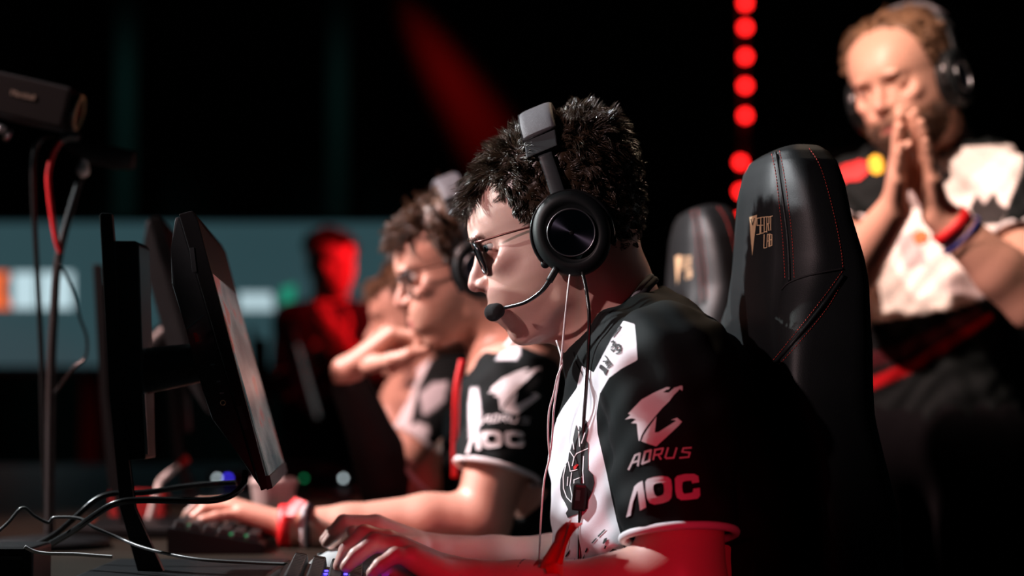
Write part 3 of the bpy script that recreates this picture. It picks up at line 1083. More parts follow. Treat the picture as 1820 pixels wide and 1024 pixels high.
# chest crest (dark armoured mask with white lines and a red eye)
c6 = (940, 760); s6 = 3.877
def P6(l): return poly_from(c6, s6, l)
c5 = (940, 560); s5 = 4.268
crest = [P6([(292, 150), (302, 110), (318, 30), (330, -20), (345, 30), (352, -10), (372, 10), (388, -55), (402, -40), (412, 20), (398, 90), (412, 110), (412, 290), (446, 325), (456, 380), (440, 440), (412, 500), (408, 560), (366, 578), (326, 600),
             (300, 608), (272, 622), (258, 590), (274, 564), (254, 520), (236, 490), (226, 470), (219, 420), (222, 360), (238, 300), (258, 255), (276, 230), (280, 180)])]
print_on('crest', jb, crest, M['black_print'], p1)
cl = strokes([P6([(285, 155), (318, 205), (336, 178), (412, 146)]), P6([(318, 205), (306, 262)]), P6([(280, 236), (292, 300), (340, 288)]), P6([(262, 260), (244, 340), (246, 420), (268, 482), (300, 515), (306, 478), (290, 400), (302, 310)]),
              P6([(306, 80), (318, 150)]), P6([(350, 30), (356, 130)]), P6([(392, 40), (368, 110)]), P6([(384, 200), (380, 300), (384, 380)]), P6([(276, 340), (272, 400)]), P6([(318, 385), (318, 360), (372, 340)])], 1.7)
print_on('crest_lines', jb, cl, M['white_cloth'], p1, off=0.0014, div=1)
print_on('crest_eye', jb, [P6([(316, 268), (340, 248), (352, 256), (330, 286), (318, 286)])], M['red_print'], p1, off=0.0018, div=1)
def P5(l): return poly_from(c5, s5, l)
let = strokes([P5([(630, 210), (644, 202), (654, 216), (640, 230)]), P5([(628, 250), (652, 232), (664, 256), (640, 280), (626, 262)]), P5([(660, 228), (690, 230), (700, 262), (676, 276), (664, 250), (684, 236)]), P5([(700, 250), (694, 286), (664, 298)]),
               P5([(572, 352), (600, 352)]), P5([(586, 312), (632, 374), (602, 402)]), P5([(604, 342), (588, 372)]), P5([(618, 358), (596, 386)]), P5([(640, 168), (690, 110), (700, 90)])], 2.4)
let += [P5([(548, 376), (562, 378), (606, 414), (586, 462), (572, 430), (540, 400)])]
print_on('shoulder_lettering', jb, let, M['black_print'], p1, off=0.0012, div=1)
sp = [P6(q) for q in ([(436, 796), (468, 762), (474, 768), (444, 800)], [(478, 750), (524, 704), (534, 706), (486, 758)], [(512, 800), (524, 768), (544, 762), (540, 786), (520, 804)], [(520, 832), (526, 814), (540, 816), (530, 834)], [(392, 856), (408, 822), (412, 840), (400, 862)],
                          [(360, 940), (392, 868), (384, 912), (366, 946)], [(288, 840), (284, 870), (262, 896), (256, 890), (276, 862)], [(320, 900), (326, 930), (310, 936)])]
print_on('splatter_print', jb, sp, M['black_print'], p1, off=0.0012, div=1)

# trousers and shoes
def seated_legs(parent, pel, yaw=0.0, h=0.009, hem=None):
    q = Field(pel + np.array((-0.75, -0.36, -pel[2] + 0.03)), pel + np.array((0.24, 0.36, 0.12)), h)
    q.cone(pel + (0.02, -0.06, 0), pel + (0.02, 0.06, 0), 0.125, 0.125, 0.05)
    for g in (-1, 1):
        kn = pel + np.array((-0.42, g * 0.14, -0.06)); an = np.array((kn[0] + 0.06, kn[1], 0.09))
        q.chain([pel + (0, g * 0.085, -0.02), kn, an], [0.09, 0.066, 0.046], 0.03)
        sh = Field(an + (-0.25, -0.08, -0.09), an + (0.1, 0.08, 0.06), 0.007)
        sh.cone(an + (0.02, 0, -0.045), an + (-0.16, 0, -0.055), 0.042, 0.034, 0.02)
        v, q2 = sh.mesh()
        keep(mesh_obj('shoe', v, q2, M['shoe']), parent)
    v, q2 = q.mesh()
    keep(mesh_obj('trousers', v, q2, M['trousers']), parent)
pel1 = P(1240, 1215, D1); pel1[2] = 0.585
seated_legs(p1, pel1)

# hair of the front player
def hairline(L, fringe=88):
    a, b, c = L[:, 0], np.abs(L[:, 1]), L[:, 2]
    side = np.interp(a, [-165, -110, -60, 0, 40, 58, 64, 76, 100, 128, 160], [-92, -80, -66, -20, 20, 50, 90, 132, 122, 108, 96])
    return c > side
HL1 = H1.loc(V1)
near_head = (np.abs(HL1[:, 1]) < 125) & (HL1[:, 2] < 215) & (HL1[:, 0] > -180) & (HL1[:, 0] < 175) & (HL1[:, 2] > -100)
mask = near_head & hairline(HL1)
capf = Field(H1.o - 0.17, H1.o + 0.17, 0.003)
def cap(X, Y, Z):
    x, y, z = X - H1.o[0], Y - H1.o[1], Z - H1.o[2]
    a, b, c = [(H1.R[i, 0] * x + H1.R[i, 1] * y + H1.R[i, 2] * z) / H1.k for i in range(3)]
    cc = np.clip(c, -159, 199)
    af, ab, w_ = np.interp(cc, HC, HF), np.interp(cc, HC, HB), np.interp(cc, HC, HW)
    a0 = (af + ab) / 2
    La = np.where(a > a0, af - a0, a0 - ab)
    th = 6 + 6 * np.clip((c - 40) / 120, 0, 1) * (1 - 0.8 * np.exp(-((a + 38) / 36) ** 4)) + 3 * np.sin(a * .16) * np.sin(b * .19 + 1) + 2 * np.sin(c * .22 + a * .1)
    a0 = ab + (af - ab) * 0.46; La = np.where(a > a0, af - a0, a0 - ab); nn_ = np.where(a > a0, 2.02, 2.35)
    rho = (np.abs((a - a0) / (La + th)) ** nn_ + np.abs(b / (w_ + th)) ** nn_ + 1e-6) ** (1 / nn_)
    d = (rho - 1) * np.minimum(La, w_)
    d = np.maximum(d, c - 199 - th)
    side = np.interp(a, [-175, -110, -60, 0, 40, 58, 64, 76, 100, 128, 175], [-92, -80, -66, -20, 20, 50, 92, 134, 124, 112, 102])
    return np.maximum(d, side - c + 4) * H1.k
capf.apply(cap, H1.o - 0.17, H1.o + 0.17)
cv, cq = capf.mesh()
cv = laplace(cv, cq, 2, 0.5)
hc = mesh_obj('hair', cv, cq, M['hair'])
keep(hc, p1)
CN1 = normals(cv, cq)
CL1 = H1.loc(cv)
def comb1(L):
    a, b, c = L.T
    t = np.clip((a - 10) / 110, 0, 1)[:, None]
    top = np.clip((c - 90) / 80, 0, 1)[:, None]
    fr = np.stack([0.95 + 0 * a, 0.10 * np.sign(b), -0.35 + 0 * a, 0.45 + 0 * a], 1)
    bk = np.stack([-0.35 + 0 * a, 0.05 * b / 100, -0.55 + 0 * a, 0.30 + 0 * a], 1)
    tp = np.stack([-0.25 + 0 * a, 0 * a, 0.15 + 0 * a, 0.75 + 0 * a], 1)
    base = bk * (1 - top) + tp * top
    return base * (1 - t) + fr * t
def len1(L):
    a, b, c = L.T
    band = np.exp(-((a + 38) / 34) ** 4) * np.clip((c - 90) / 30, 0, 1)
    return (0.009 + 0.014 * np.clip((c - 60) / 80, 0, 1) + 0.005 * np.clip((a - 60) / 60, 0, 1)) * (1 - 0.75 * band)
near_cap = CL1[:, 1] > -140
o = hair_part(H1, cv, CN1, near_cap, M['hair'], hc, 22000, len1, comb1, width=0.00045, seed=3, clump=0.8, guides=1500, pull=0.7)
o.name = 'hair_strands'
tag(o, kind='stuff')
# eyebrows
bm_ = near_head | True
eb = (np.abs(HL1[:, 2] - 51 + 0.10 * (np.abs(HL1[:, 1]) - 40)) < 4) & (np.abs(HL1[:, 1]) > 24) & (np.abs(HL1[:, 1]) < 62) & (HL1[:, 0] > 115)
for g_ in (-1, 1):
  o = hair_part(H1, V1, N1, eb & (HL1[:, 1] * g_ > 0), M['hair'], p1, 80, lambda L: 0.0032 + 0 * L[:, 0], lambda L: np.stack([-0.5 + 0 * L[:, 0], 0.6 * np.sign(L[:, 1]), 0.4 + 0 * L[:, 0], 0.3 + 0 * L[:, 0]], 1), width=0.00035, seed=5, clump=0.1, name='eyebrow')

# ------------------------------------------------------------------ headsets
def headset(H, label, detail=True, tilt=0.0, cup=(-18, -14), far=True, micpath=None, group=None):
    k = H.k
    hs = empty('headset', H.w(-30, 0, 212), label, 'headset', group)
    ct_, st_ = math.cos(math.radians(tilt)), math.sin(math.radians(tilt))
    def W(a, b, c):
        da, dc = a - cup[0], c - cup[1]
        return H.w(cup[0] + da * ct_ - dc * st_, b, cup[1] + dc * ct_ + da * st_)
    HA, HCv = H.A * ct_ + H.C * st_, H.C * ct_ - H.A * st_
    for g in ((1, -1) if far else (1,)):
        ax = H.B * g
        yv = np.cross(ax, H.A)
        mt = frame_mtx(H.o, H.A, yv, ax)
        mt = frame_mtx(W(cup[0], 0, cup[1]), H.A * k, yv * k * 1.13, ax * k)
        lathe('ear_cushion', [(30, 98), (52, 96), (62, 102), (65, 112), (63, 122), (55, 127), (30, 127)], M['leather'], hs, 48, mt)
        c_ = lathe('ear_cup', [(52, 122), (62, 124), (66, 130), (67, 138), (64, 147), (57, 152), (49, 154), (46, 152), (44, 149)], M['cup_plastic'], hs, 64, mt)
        mr = frame_mtx(W(cup[0], 0, cup[1]), H.A * k * 0.93, yv * k * 0.93, ax * k)
        lathe('rim_ring', [(43.5, 147), (45.5, 153), (44.4, 155.5), (42.6, 155.0), (41.8, 150)], M['grey_metal'], hs, 64, mr, False)
        lathe('cover_disc', [(42.4, 149), (42.0, 151.9), (40.5, 152.0), (30, 152.0), (0.3, 152.0)], M['disc'], hs, 96, mr).data.polygons.foreach_set('use_smooth', [False] * 386)
        lathe('disc_hub', [(4, 152), (4, 153.2), (2.5, 153.6), (0.5, 153.7)], M['black_gloss'], hs, 20, mr)
        arc = []
        for t in np.radians(np.linspace(205, -30, 24)):
            arc.append(W(cup[0] + 70 * math.cos(math.pi - t) * 1.0, g * (136 - 6 * abs(math.cos(t))), cup[1] + 74 * math.sin(t)))
        tube('yoke', arc, 3.4 * k, M['black_gloss'], hs, 10, False, 1, flat=2.6, up=ax)
        for t in (205, -30):
            t = math.radians(t)
            ctr = W(cup[0] + 69 * math.cos(math.pi - t), g * 132, cup[1] + 73 * math.sin(t))
            lathe('pivot', [(1, -5), (7, -5), (8, 0), (7, 6), (1, 7)], M['black_plastic'], hs, 20, frame_mtx(ctr, H.A * k, yv * k, ax * k))
        tube('slider', [W(-22, g * 139, 58), W(-24, g * 135, 92), W(-26, g * 128, 128)], 2.6 * k, M['grey_plastic'], hs, 8, False, 6, flat=1.0, up=ax)
        V, F = tube_geo(catmull([W(-22, g * 139, 58), W(-24, g * 135, 92), W(-26, g * 128, 132)], 6), 13 * k, 12, False, 0.22, ax)
        keep(mesh_obj('slider_bar', V, F, M['grey_plastic']), hs)
        # bracket
        up = W(-32, g * 96, 186) - W(-20, g * 126, 128)
        up = up / np.linalg.norm(up)
        out = np.cross(HA, up) * 1.0
        out = out / np.linalg.norm(out)
        R = Matrix([HA, out, up]).transposed()
        box('bracket', W(-26, g * 118, 150), (58 * k, 14 * k, 36 * k), M['grey_plastic'], hs, R, 2.2 * k)
    pts = []
    for b_, c_ in ((116, 158), (106, 172), (90, 188), (68, 201), (38, 211), (0, 215), (-38, 211), (-68, 201), (-90, 188), (-106, 172), (-116, 158)):
        pts.append(W(-30 - (c_ - 158) * 0.12, b_, c_ + 10))
    cpts = catmull(pts, 5)
    # padded band with a squarish section
    V, F = [], []
    sec = []
    for t in np.linspace(0, 2 * math.pi, 24, endpoint=False):
        cx, sx = math.cos(t), math.sin(t)
        sec.append((31 * math.copysign(abs(cx) ** 0.45, cx), 9 * math.copysign(abs(sx) ** 0.6, sx)))
    T = np.gradient(cpts, axis=0)
    for i, p in enumerate(cpts):
        t = T[i] / np.linalg.norm(T[i])
        v = np.cross(t, HA); v /= np.linalg.norm(v)
        for (x, y) in sec:
            V.append(p + k * (x * HA + y * v))
    n = len(sec)
    for i in range(len(cpts) - 1):
        for q in range(n):
            F.append((i * n + q, i * n + (q + 1) % n, (i + 1) * n + (q + 1) % n, (i + 1) * n + q))
    F.append(tuple(range(n))[::-1]); F.append(tuple((len(cpts) - 1) * n + q for q in range(n)))
    keep(mesh_obj('headband_pad', V, F, M['pad']), hs)
    if detail:
        Vs, Fs = [], []
        for i in range(0, len(cpts)):
            t = T[i] / np.linalg.norm(T[i])
            v = np.cross(t, H.A); v /= np.linalg.norm(v)
            a = cpts[i] + k * (31.3 * H.A - 5 * v); b_ = cpts[i] + k * (30.4 * H.A + 7 * v) + t * 0.002
            vv, ff = tube_geo([a, b_], 0.0006, 5)
            o_ = len(Vs); Vs += list(vv); Fs += [tuple(x + o_ for x in f_) for f_ in ff]
        keep(mesh_obj('band_stitching', Vs, Fs, M['black_print']), hs)
    if micpath:
        tube('microphone_boom', [P(*q) for q in micpath[:-1]], [0.0030, 0.0030, 0.0024, 0.0022, 0.0020], M['black_gloss'], hs, 10, False, 8)
        tube('boom_socket', [P(*q) for q in micpath[:2]], 0.0042, M['black_plastic'], hs, 10, False, 4)
        e = P(*micpath[-1]); d = e - P(*micpath[-2]); d /= np.linalg.norm(d)
        q = Field(e - 0.03, e + 0.03, 0.0012 if detail else 0.002)
        q.cone(e - d * 0.004, e + d * 0.004, 0.0090, 0.0104, 0.0)
        v_, f_ = q.mesh()
        v_ = laplace(v_, f_, 1)
        keep(mesh_obj('microphone_foam', v_, f_, M['foam']), hs)
    return hs

hs1 = headset(H1, 'black gaming headset with a spun metal disc worn by the front player', True,
              micpath=[(990, 476, 2.205), (976, 500, 2.208), (960, 520, 2.212), (932, 538, 2.225), (897, 547, 2.245), (880, 554, 2.262)])

def drape(pts, bvh, gap=0.004):
    out = []
    for q in pts:
        h = cast(bvh, q[0], q[1], 0)
        Y = q[2]
        if h is not None and h[1] - gap < Y + 0.02:
            Y = min(Y, h[1] - gap)
        out.append(P(q[0], q[1], Y))
    return out
hc_ = tube('headset_cable', drape([(1035, 484, 2.20), (1042, 515, 2.19), (1047, 560, 2.18), (1046, 620, 2.18), (1042, 690, 2.18), (1037, 760, 2.18), (1034, 860, 2.18), (1031, 905, 2.18), (1030, 1000, 2.18), (1031, 1060, 2.15)], jb), 0.0021, M['black_rubber'], None, 8, False, 8)
tag(hc_, 'black headset cable hanging down the white jersey with an inline remote', 'cable')
rp = [np.array(x) for x in drape([(1032, 862, 2.18), (1028, 905, 2.18)], jb, 0.006)]
dv = (rp[0] - rp[1]); dv /= np.linalg.norm(dv); sv = np.cross(dv, [0, 1, 0]); sv /= np.linalg.norm(sv)
R_ = Matrix([sv, np.cross(dv, sv), dv]).transposed()
rc = box('inline_remote', (rp[0] + rp[1]) / 2 + np.array([0, -0.002, 0]), (0.016, 0.010, 0.030), M['black_plastic'], hc_, R_, 0.003)
box('remote_button', (rp[0] + rp[1]) / 2 + np.array([-0.002, -0.0075, 0.002]) , (0.005, 0.002, 0.012), M['grey_plastic'], hc_, R_, 0.0008)
ec = tube('earphone_cable', drape([(1013, 488, 2.19), (1008, 530, 2.19), (1003, 580, 2.19), (999, 625, 2.19), (996, 650, 2.19), (990, 690, 2.19), (984, 730, 2.19), (982, 770, 2.19), (977, 812, 2.19), (968, 850, 2.19), (963, 900, 2.19), (960, 950, 2.19), (958, 1010, 2.19)], jb, 0.006), 0.0011, M['white_rubber'], None, 7)
tag(ec, 'white earphone cable hanging from under the headset beside the jersey', 'cable')
o = tube('far_earphone_strand', [P(*q) for q in [(989, 606, 2.24), (996, 628, 2.21), (999, 648, 2.19), (991, 668, 2.185), (984, 700, 2.185), (976, 730, 2.185), (974, 770, 2.185), (977, 812, 2.188)]], 0.0011, M['white_rubber'], ec, 7)

# ------------------------------------------------------------------ glasses
def glasses(H, label, lens='glass'):
    k = H.k; W = H.w
    g_ = empty('glasses', W(160, 0, 30), label, 'glasses')
    for s in (-1, 1):
        rim = []
        for t in np.linspace(0, 2 * math.pi, 28, endpoint=False):
            cx, sx = math.cos(t), math.sin(t)
            b_ = 43 + 28 * math.copysign(abs(cx) ** 0.7, cx)
            c_ = 16 + (29 if sx > 0 else 29) * math.copysign(abs(sx) ** 0.75, sx)
            a_ = 158 + (c_ - 16) * 0.04 - 0.0022 * b_ ** 2
            rim.append(W(a_, s * b_, c_))
        tube('rim', rim, 2.3 * k, M['frame'], g_, 8, True, 2, flat=1.5, up=H.A)
        cen = np.mean(rim, axis=0) + H.A * 1.2 * k
        V = [cen + H.A * 0.8 * k, cen - H.A * 0.8 * k] + [r + H.A * 0.6 * k for r in rim] + [r - H.A * 0.6 * k for r in rim]
        n = len(rim); F = []
        for i in range(n):
            i2 = (i + 1) % n
            F += [(0, 2 + i, 2 + i2), (1, 2 + n + i2, 2 + n + i), (2 + i, 2 + n + i, 2 + n + i2, 2 + i2)]
        keep(mesh_obj('lens', V, F, M[lens]), g_)
        tube('temple', [W(148, s * 70, 42), W(145, s * 78, 42), W(128, s * 92, 38), W(90, s * 104, 33), W(50, s * 112, 27), W(10, s * 116, 21), (W(-15, s * 117, 8))], 1.9 * k, M['bronze'], g_, 8, False, 6, flat=0.7, up=H.B)
        box('hinge', W(147, s * 73, 42), (4 * k, 5 * k, 5 * k), M['steel'], g_, Matrix(H.R).transposed(), 0.8 * k)
    tube('bridge', [W(158, -15, 32), W(164, -6, 36), W(166, 0, 37), W(164, 6, 36), W(158, 15, 32)], 2.0 * k, M['frame'], g_, 8, False, 5)
    return g_
glasses(H1, 'thin dark framed glasses on the front player')

# ------------------------------------------------------------------ wrist bands and ribbon of the front player
def band(name, c, ax, r, wd, m, label, cat, tilt=None, th=0.0012):
    ax = np.asarray(ax, float); ax /= np.linalg.norm(ax)
    u = np.cross(ax, [0, 1, 0.1]); u /= np.linalg.norm(u); v = np.cross(ax, u)
    V, F = [], []
    n = 36
    for (rr, h) in ((r, -wd / 2), (r + th, -wd / 2), (r + th, wd / 2), (r, wd / 2)):
        for q in range(n):
            t = 2 * math.pi * q / n
            V.append(np.asarray(c) + ax * h + rr * (math.cos(t) * u + math.sin(t) * v))
    for i in range(4):
        for q in range(n):
            F.append((i * n + q, i * n + (q + 1) % n, ((i + 1) % 4) * n + (q + 1) % n, ((i + 1) % 4) * n + q))
    o = mesh_obj(name, V, F, m)
    if label: tag(o, label, cat)
    return o
fa = wL - P(930, 1056, 2.085)
bpos = P(932, 1056, 2.085)
band('wristband', bpos, fa, 0.0345, 0.012, M['navy_band'], "dark navy wristband on the front player's near forearm", 'wristband')
rb = band('ribbon', P(962, 1058, 2.083), fa, 0.0355, 0.016, M['red_ribbon'], "red cloth ribbon tied round the front player's near forearm", 'ribbon')
def cloth_strip(name, rows, m, parent):
    """rows of (left, right) points"""
    L = catmull([r[0] for r in rows], 5); R2 = catmull([r[1] for r in rows], 5)
    V, F = [], []
    n = len(L)
    for a, b_ in zip(L, R2):
        mid = (a + b_) / 2 + np.array([0, -0.002, 0])
        V += [a, mid, b_]
    nv = len(V)
    V += [np.asarray(v) + np.array([0.0003, 0.0008, 0]) for v in V]
    for i in range(n - 1):
        for q in (0, 1):
            f_ = (i * 3 + q, i * 3 + q + 1, (i + 1) * 3 + q + 1, (i + 1) * 3 + q)
            F += [f_, tuple(x + nv for x in f_[::-1])]
        for q in (0, 2):
            F.append((i * 3 + q, (i + 1) * 3 + q, (i + 1) * 3 + q + nv, i * 3 + q + nv))
    o = mesh_obj(name, V, F, m)
    keep(o, parent)
    return o
cloth_strip('ribbon_tail', [(P(978, 1004, 2.05), P(1000, 1004, 2.05)), (P(984, 978, 2.055), P(1006, 974, 2.05)), (P(988, 948, 2.065), P(1018, 948, 2.05)), (P(1006, 928, 2.07), P(1036, 930, 2.055))], M['red_ribbon'], rb)
cloth_strip('ribbon_tail', [(P(958, 1010, 2.05), P(985, 1012, 2.045)), (P(966, 992, 2.055), P(992, 996, 2.045)), (P(986, 960, 2.062), P(1000, 975, 2.048)), (P(1016, 921, 2.07), P(1012, 935, 2.05))], M['red_ribbon'], rb)
cloth_strip('ribbon_knot', [(P(968, 1004, 2.045), P(972, 1020, 2.04)), (P(985, 1000, 2.040), P(988, 1020, 2.036)), (P(1000, 1006, 2.045), P(1000, 1024, 2.04))], M['red_ribbon'], rb)

# ------------------------------------------------------------------ gaming chairs
def chair(label, off=(0, 0, 0), detail=True, col=None):
    Yc = 2.32
    S0 = FPX / Yc
    org = P(1350, 710, Yc) + np.array(off)
    a = math.radians(8)
    Fd = np.array([-math.cos(a), -math.sin(a), 0]); Wd = np.array([math.sin(a), -math.cos(a), 0])
    ch = empty('gaming_chair', (org[0], org[1], 0), label, 'chair', 'gaming chairs')
    PY = [262, 268, 280, 300, 340, 400, 470, 510, 560, 620, 660, 700, 740, 790, 900, 1050, 1200, 1300]
    HWd = [.045, .072, .090, .106, .125, .138, .148, .155, .168, .185, .192, .200, .203, .206, .21, .215, .22, .22]
    F0 = [-.032, -.015, -.003, .004, .010, .013, .016, .018, .018, .013, .006, -.004, -.016, -.030, -.052, -.058, -.050, -.040]
    WG = [0, -.002, -.004, -.009, -.018, -.025, -.031, -.023, -.004, .016, .029, .044, .047, .048, .066, .070, .065, .05]
    T = [.019, .043, .062, .076, .086, .093, .108, .114, .112, .105, .096, .084, .072, .064, .060, .060, .065, .07]
    fine = np.unique(np.concatenate([np.linspace(262, 300, 12), np.linspace(300, 1300, 70)]))
    n = 72
    V = []
    for py in fine:
        W_, f0, wg, t_ = [np.interp(py, PY, q) for q in (HWd, F0, WG, T)]
        z = (710 - py) / S0
        for q in range(n):
            th = 2 * math.pi * q / n
            cw, sw = math.cos(th), math.sin(th)
            w_ = W_ * math.copysign(abs(cw) ** 0.42, cw)
            fr = math.copysign(abs(sw) ** 0.42, sw)
            f_ = f0 - t_ / 2 + t_ / 2 * fr
            rel = abs(w_ / W_)
            f_ += wg * (max(rel - 0.35, 0) / 0.65) ** 1.6 * (0.5 + 0.5 * fr)
            # seam grooves either side of the centre panel
            if fr > 0.9 and py > 285:
                f_ -= 0.004 * math.exp(-((rel - 0.70) / 0.05) ** 2)
            V.append(org + Fd * f_ + Wd * w_ + np.array([0, 0, z]))
    m_ = len(fine)
    Fq = []
    for i in range(m_ - 1):
        for q in range(n):
            Fq.append((i * n + q, (i + 1) * n + q, (i + 1) * n + (q + 1) % n, i * n + (q + 1) % n))
    V = np.array(V)
    Fq = np.array(Fq)
    me = mesh_obj('backrest', V, [tuple(x) for x in Fq.tolist()] + [tuple(range(n)), tuple((m_ - 1) * n + q for q in range(n))[::-1]], M['leather'])
    keep(me, ch)
    bv = bvh_of(V, Fq)
    # centre panel of suede: raised faces of the front
    # seat, base
    zs = org[2] - CAMZ
    R = Matrix([Fd, Wd, np.array([0, 0, 1.0])]).transposed()
    sc_ = org + Fd * 0.20; sc_[2] = 0.43
    box('seat', sc_, (0.48, 0.52, 0.10), M['leather'], ch, R, 0.03, 4, True)
    tube('gas_lift', [(sc_[0], sc_[1], 0.39), (sc_[0], sc_[1], 0.12)], [0.03, 0.028], M['steel'], ch, 14, False, 1)
    for q in range(5):
        t = 2 * math.pi * q / 5 + 0.3
        e = np.array([sc_[0] + 0.31 * math.cos(t), sc_[1] + 0.31 * math.sin(t), 0.075])
        tube('base_leg', [(sc_[0], sc_[1], 0.12), (np.array([sc_[0], sc_[1], 0.11]) + e) / 2, e], [0.03, 0.025, 0.018], M['grey_metal'], ch, 10, False, 4)
        lathe('caster', [(0.004, -0.02), (0.028, -0.02), (0.03, -0.015), (0.03, 0.015), (0.028, 0.02), (0.004, 0.02)], M['black_plastic'], ch, 18, frame_mtx((e[0], e[1], 0.03), (1, 0, 0), (0, 0, 1), (0, -1, 0)))
    for g in (-1, 1):
        a0_ = sc_ + Wd * g * 0.29
        tube('armrest_post', [a0_ + np.array([0, 0, -0.02]), a0_ + np.array([0, 0, 0.14])], 0.02, M['black_plastic'], ch, 10, False, 1)
        box('armrest_pad', a0_ + np.array([0, 0, 0.155]), (0.24, 0.085, 0.03), M['black_matt'], ch, R, 0.01, 3, True)
    return ch, bv
ch1, cb1 = chair("black leather gaming chair with red stitching behind the front player", (0, 0, 0))
SL = {'seam_a': [(1372, 274), (1379, 310), (1386, 370), (1392, 430), (1396, 500)], 'seam_b': [(1386, 268), (1394, 310), (1401, 360), (1408, 420), (1412, 496)],
      'edge': [(1438, 264), (1455, 290), (1469, 330), (1483, 385), (1494, 440), (1498, 476)], 'wing_a': [(1497, 482), (1470, 520), (1430, 572), (1390, 622), (1352, 668), (1338, 688)],
      'wing_b': [(1498, 500), (1472, 545), (1435, 592), (1395, 638), (1362, 672), (1352, 700), (1356, 740), (1370, 790)], 'low_a': [(1338, 700), (1345, 735), (1356, 770), (1366, 800)],
      'low_b': [(1345, 694), (1350, 730), (1360, 765), (1372, 805)]}
for nm in SL:
    stitches('stitching', cb1, SL[nm], M['red_thread'], ch1, 5.6, 3.6, 0.00048)
def seam(bv, line, parent, r=0.0013, m=None, name='piping'):
    c = catmull([(x, y, 0) for x, y in line], 8)[:, :2]
    h = [cast(bv, x, y, 0.0003) for x, y in c]
    h = [tuple(x) for x in h if x is not None]
    if len(h) > 2:
        V, F = tube_geo(h, r, 8)
        keep(mesh_obj(name, V, F, m or M['leather']), parent)
seam(cb1, [(1379, 270), (1386, 310), (1394, 370), (1401, 430), (1404, 500)], ch1, 0.0020)
seam(cb1, [(1390, 515), (1402, 503), (1430, 492), (1465, 484), (1498, 478)], ch1, 0.0012, M['black_print'], 'seam')
seam(cb1, [(1499, 490), (1470, 533), (1432, 582), (1392, 630), (1356, 670), (1346, 692), (1352, 735), (1364, 775), (1374, 815)], ch1, 0.0022)
c8 = (1290, 250); s8 = 3.792
def P8(l): return poly_from(c8, s8, l)
gold = [P8([(163, 516), (214, 500), (208, 560), (196, 660), (182, 778), (170, 640)])]
gold += strokes([P8([(236, 520), (214, 524), (214, 572), (234, 570), (234, 630), (212, 634)]), P8([(258, 516), (240, 518), (240, 626), (258, 622)]), P8([(240, 572), (256, 570)]),
                 P8([(278, 514), (262, 516), (262, 618), (278, 612)]), P8([(280, 618), (280, 514), (294, 514), (294, 560), (280, 562)]), P8([(288, 562), (294, 608)]), P8([(298, 514), (318, 508)]), P8([(306, 512), (306, 604)]),
                 P8([(262, 634), (260, 724), (276, 722)]), P8([(280, 720), (284, 632), (294, 632), (294, 716)]), P8([(282, 678), (294, 676)]), P8([(300, 628), (300, 712), (314, 706), (314, 634), (300, 630)]), P8([(300, 670), (314, 668)])], 1.35)
print_on('gold_emblem', cb1, gold, M['gold'], ch1, 0.0007, 1)
print_on('emblem_groove', cb1, strokes([P8([(176, 530), (186, 570), (200, 524)])], 1.2), M['black_print'], ch1, 0.0012, 1)

# second chair, farther along the row
off2 = np.array([-0.012, 0.89, 0.018])
ch2, cb2 = chair('smaller blurred black gaming chair with gold emblem beside the red lamps', off2)
def sh2(l):
    out = []
    for x, y in l:
        q = P(x, y, 2.28) + off2
        out.append(tuple(proj(q[None])[0]))
    return out
for nm in ('seam_a', 'seam_b', 'edge', 'wing_a'):
    stitches('stitching', cb2, sh2(SL[nm]), M['red_thread'], ch2, 5.6, 3.6, 0.0006)
seam(cb2, sh2([(1379, 270), (1386, 310), (1394, 370), (1401, 430), (1404, 500)]), ch2, 0.0035)
print_on('gold_emblem', cb2, [sh2(l) for l in gold], M['gold'], ch2, 0.0007, 0)

# ------------------------------------------------------------------ monitors
SCR = bpy.data.materials.new('monitor_picture')
SCR.use_nodes = True
nt = SCR.node_tree; b = nt.nodes['Principled BSDF']
b.inputs['Base Color'].default_value = (0.02, 0.02, 0.02, 1); b.inputs['Roughness'].default_value = 0.25
tcn = nt.nodes.new('ShaderNodeTexCoord'); mp = nt.nodes.new('ShaderNodeMapping'); mp.inputs['Scale'].default_value = (6, 3, 9)
nt.links.new(tcn.outputs['Object'], mp.inputs[0])
n = nt.nodes.new('ShaderNodeTexNoise'); n.inputs['Scale'].default_value = 1.6; n.inputs['Detail'].default_value = 4
nt.links.new(mp.outputs[0], n.inputs['Vector'])
cr = nt.nodes.new('ShaderNodeValToRGB')
e = cr.color_ramp.elements
e[0].position = 0.32; e[0].color = (0.05, 0.09, 0.10, 1)
e[1].position = 0.70; e[1].color = (0.20, 0.17, 0.10, 1)
for ps, c_ in ((0.45, (0.12, 0.15, 0.15, 1)), (0.58, (0.28, 0.27, 0.26, 1)), (0.63, (0.45, 0.12, 0.11, 1))):
    q = e.new(ps); q.color = c_
nt.links.new(n.outputs['Fac'], cr.inputs[0]); nt.links.new(cr.outputs[0], b.inputs['Emission Color'])
b.inputs['Emission Strength'].default_value = 0.3

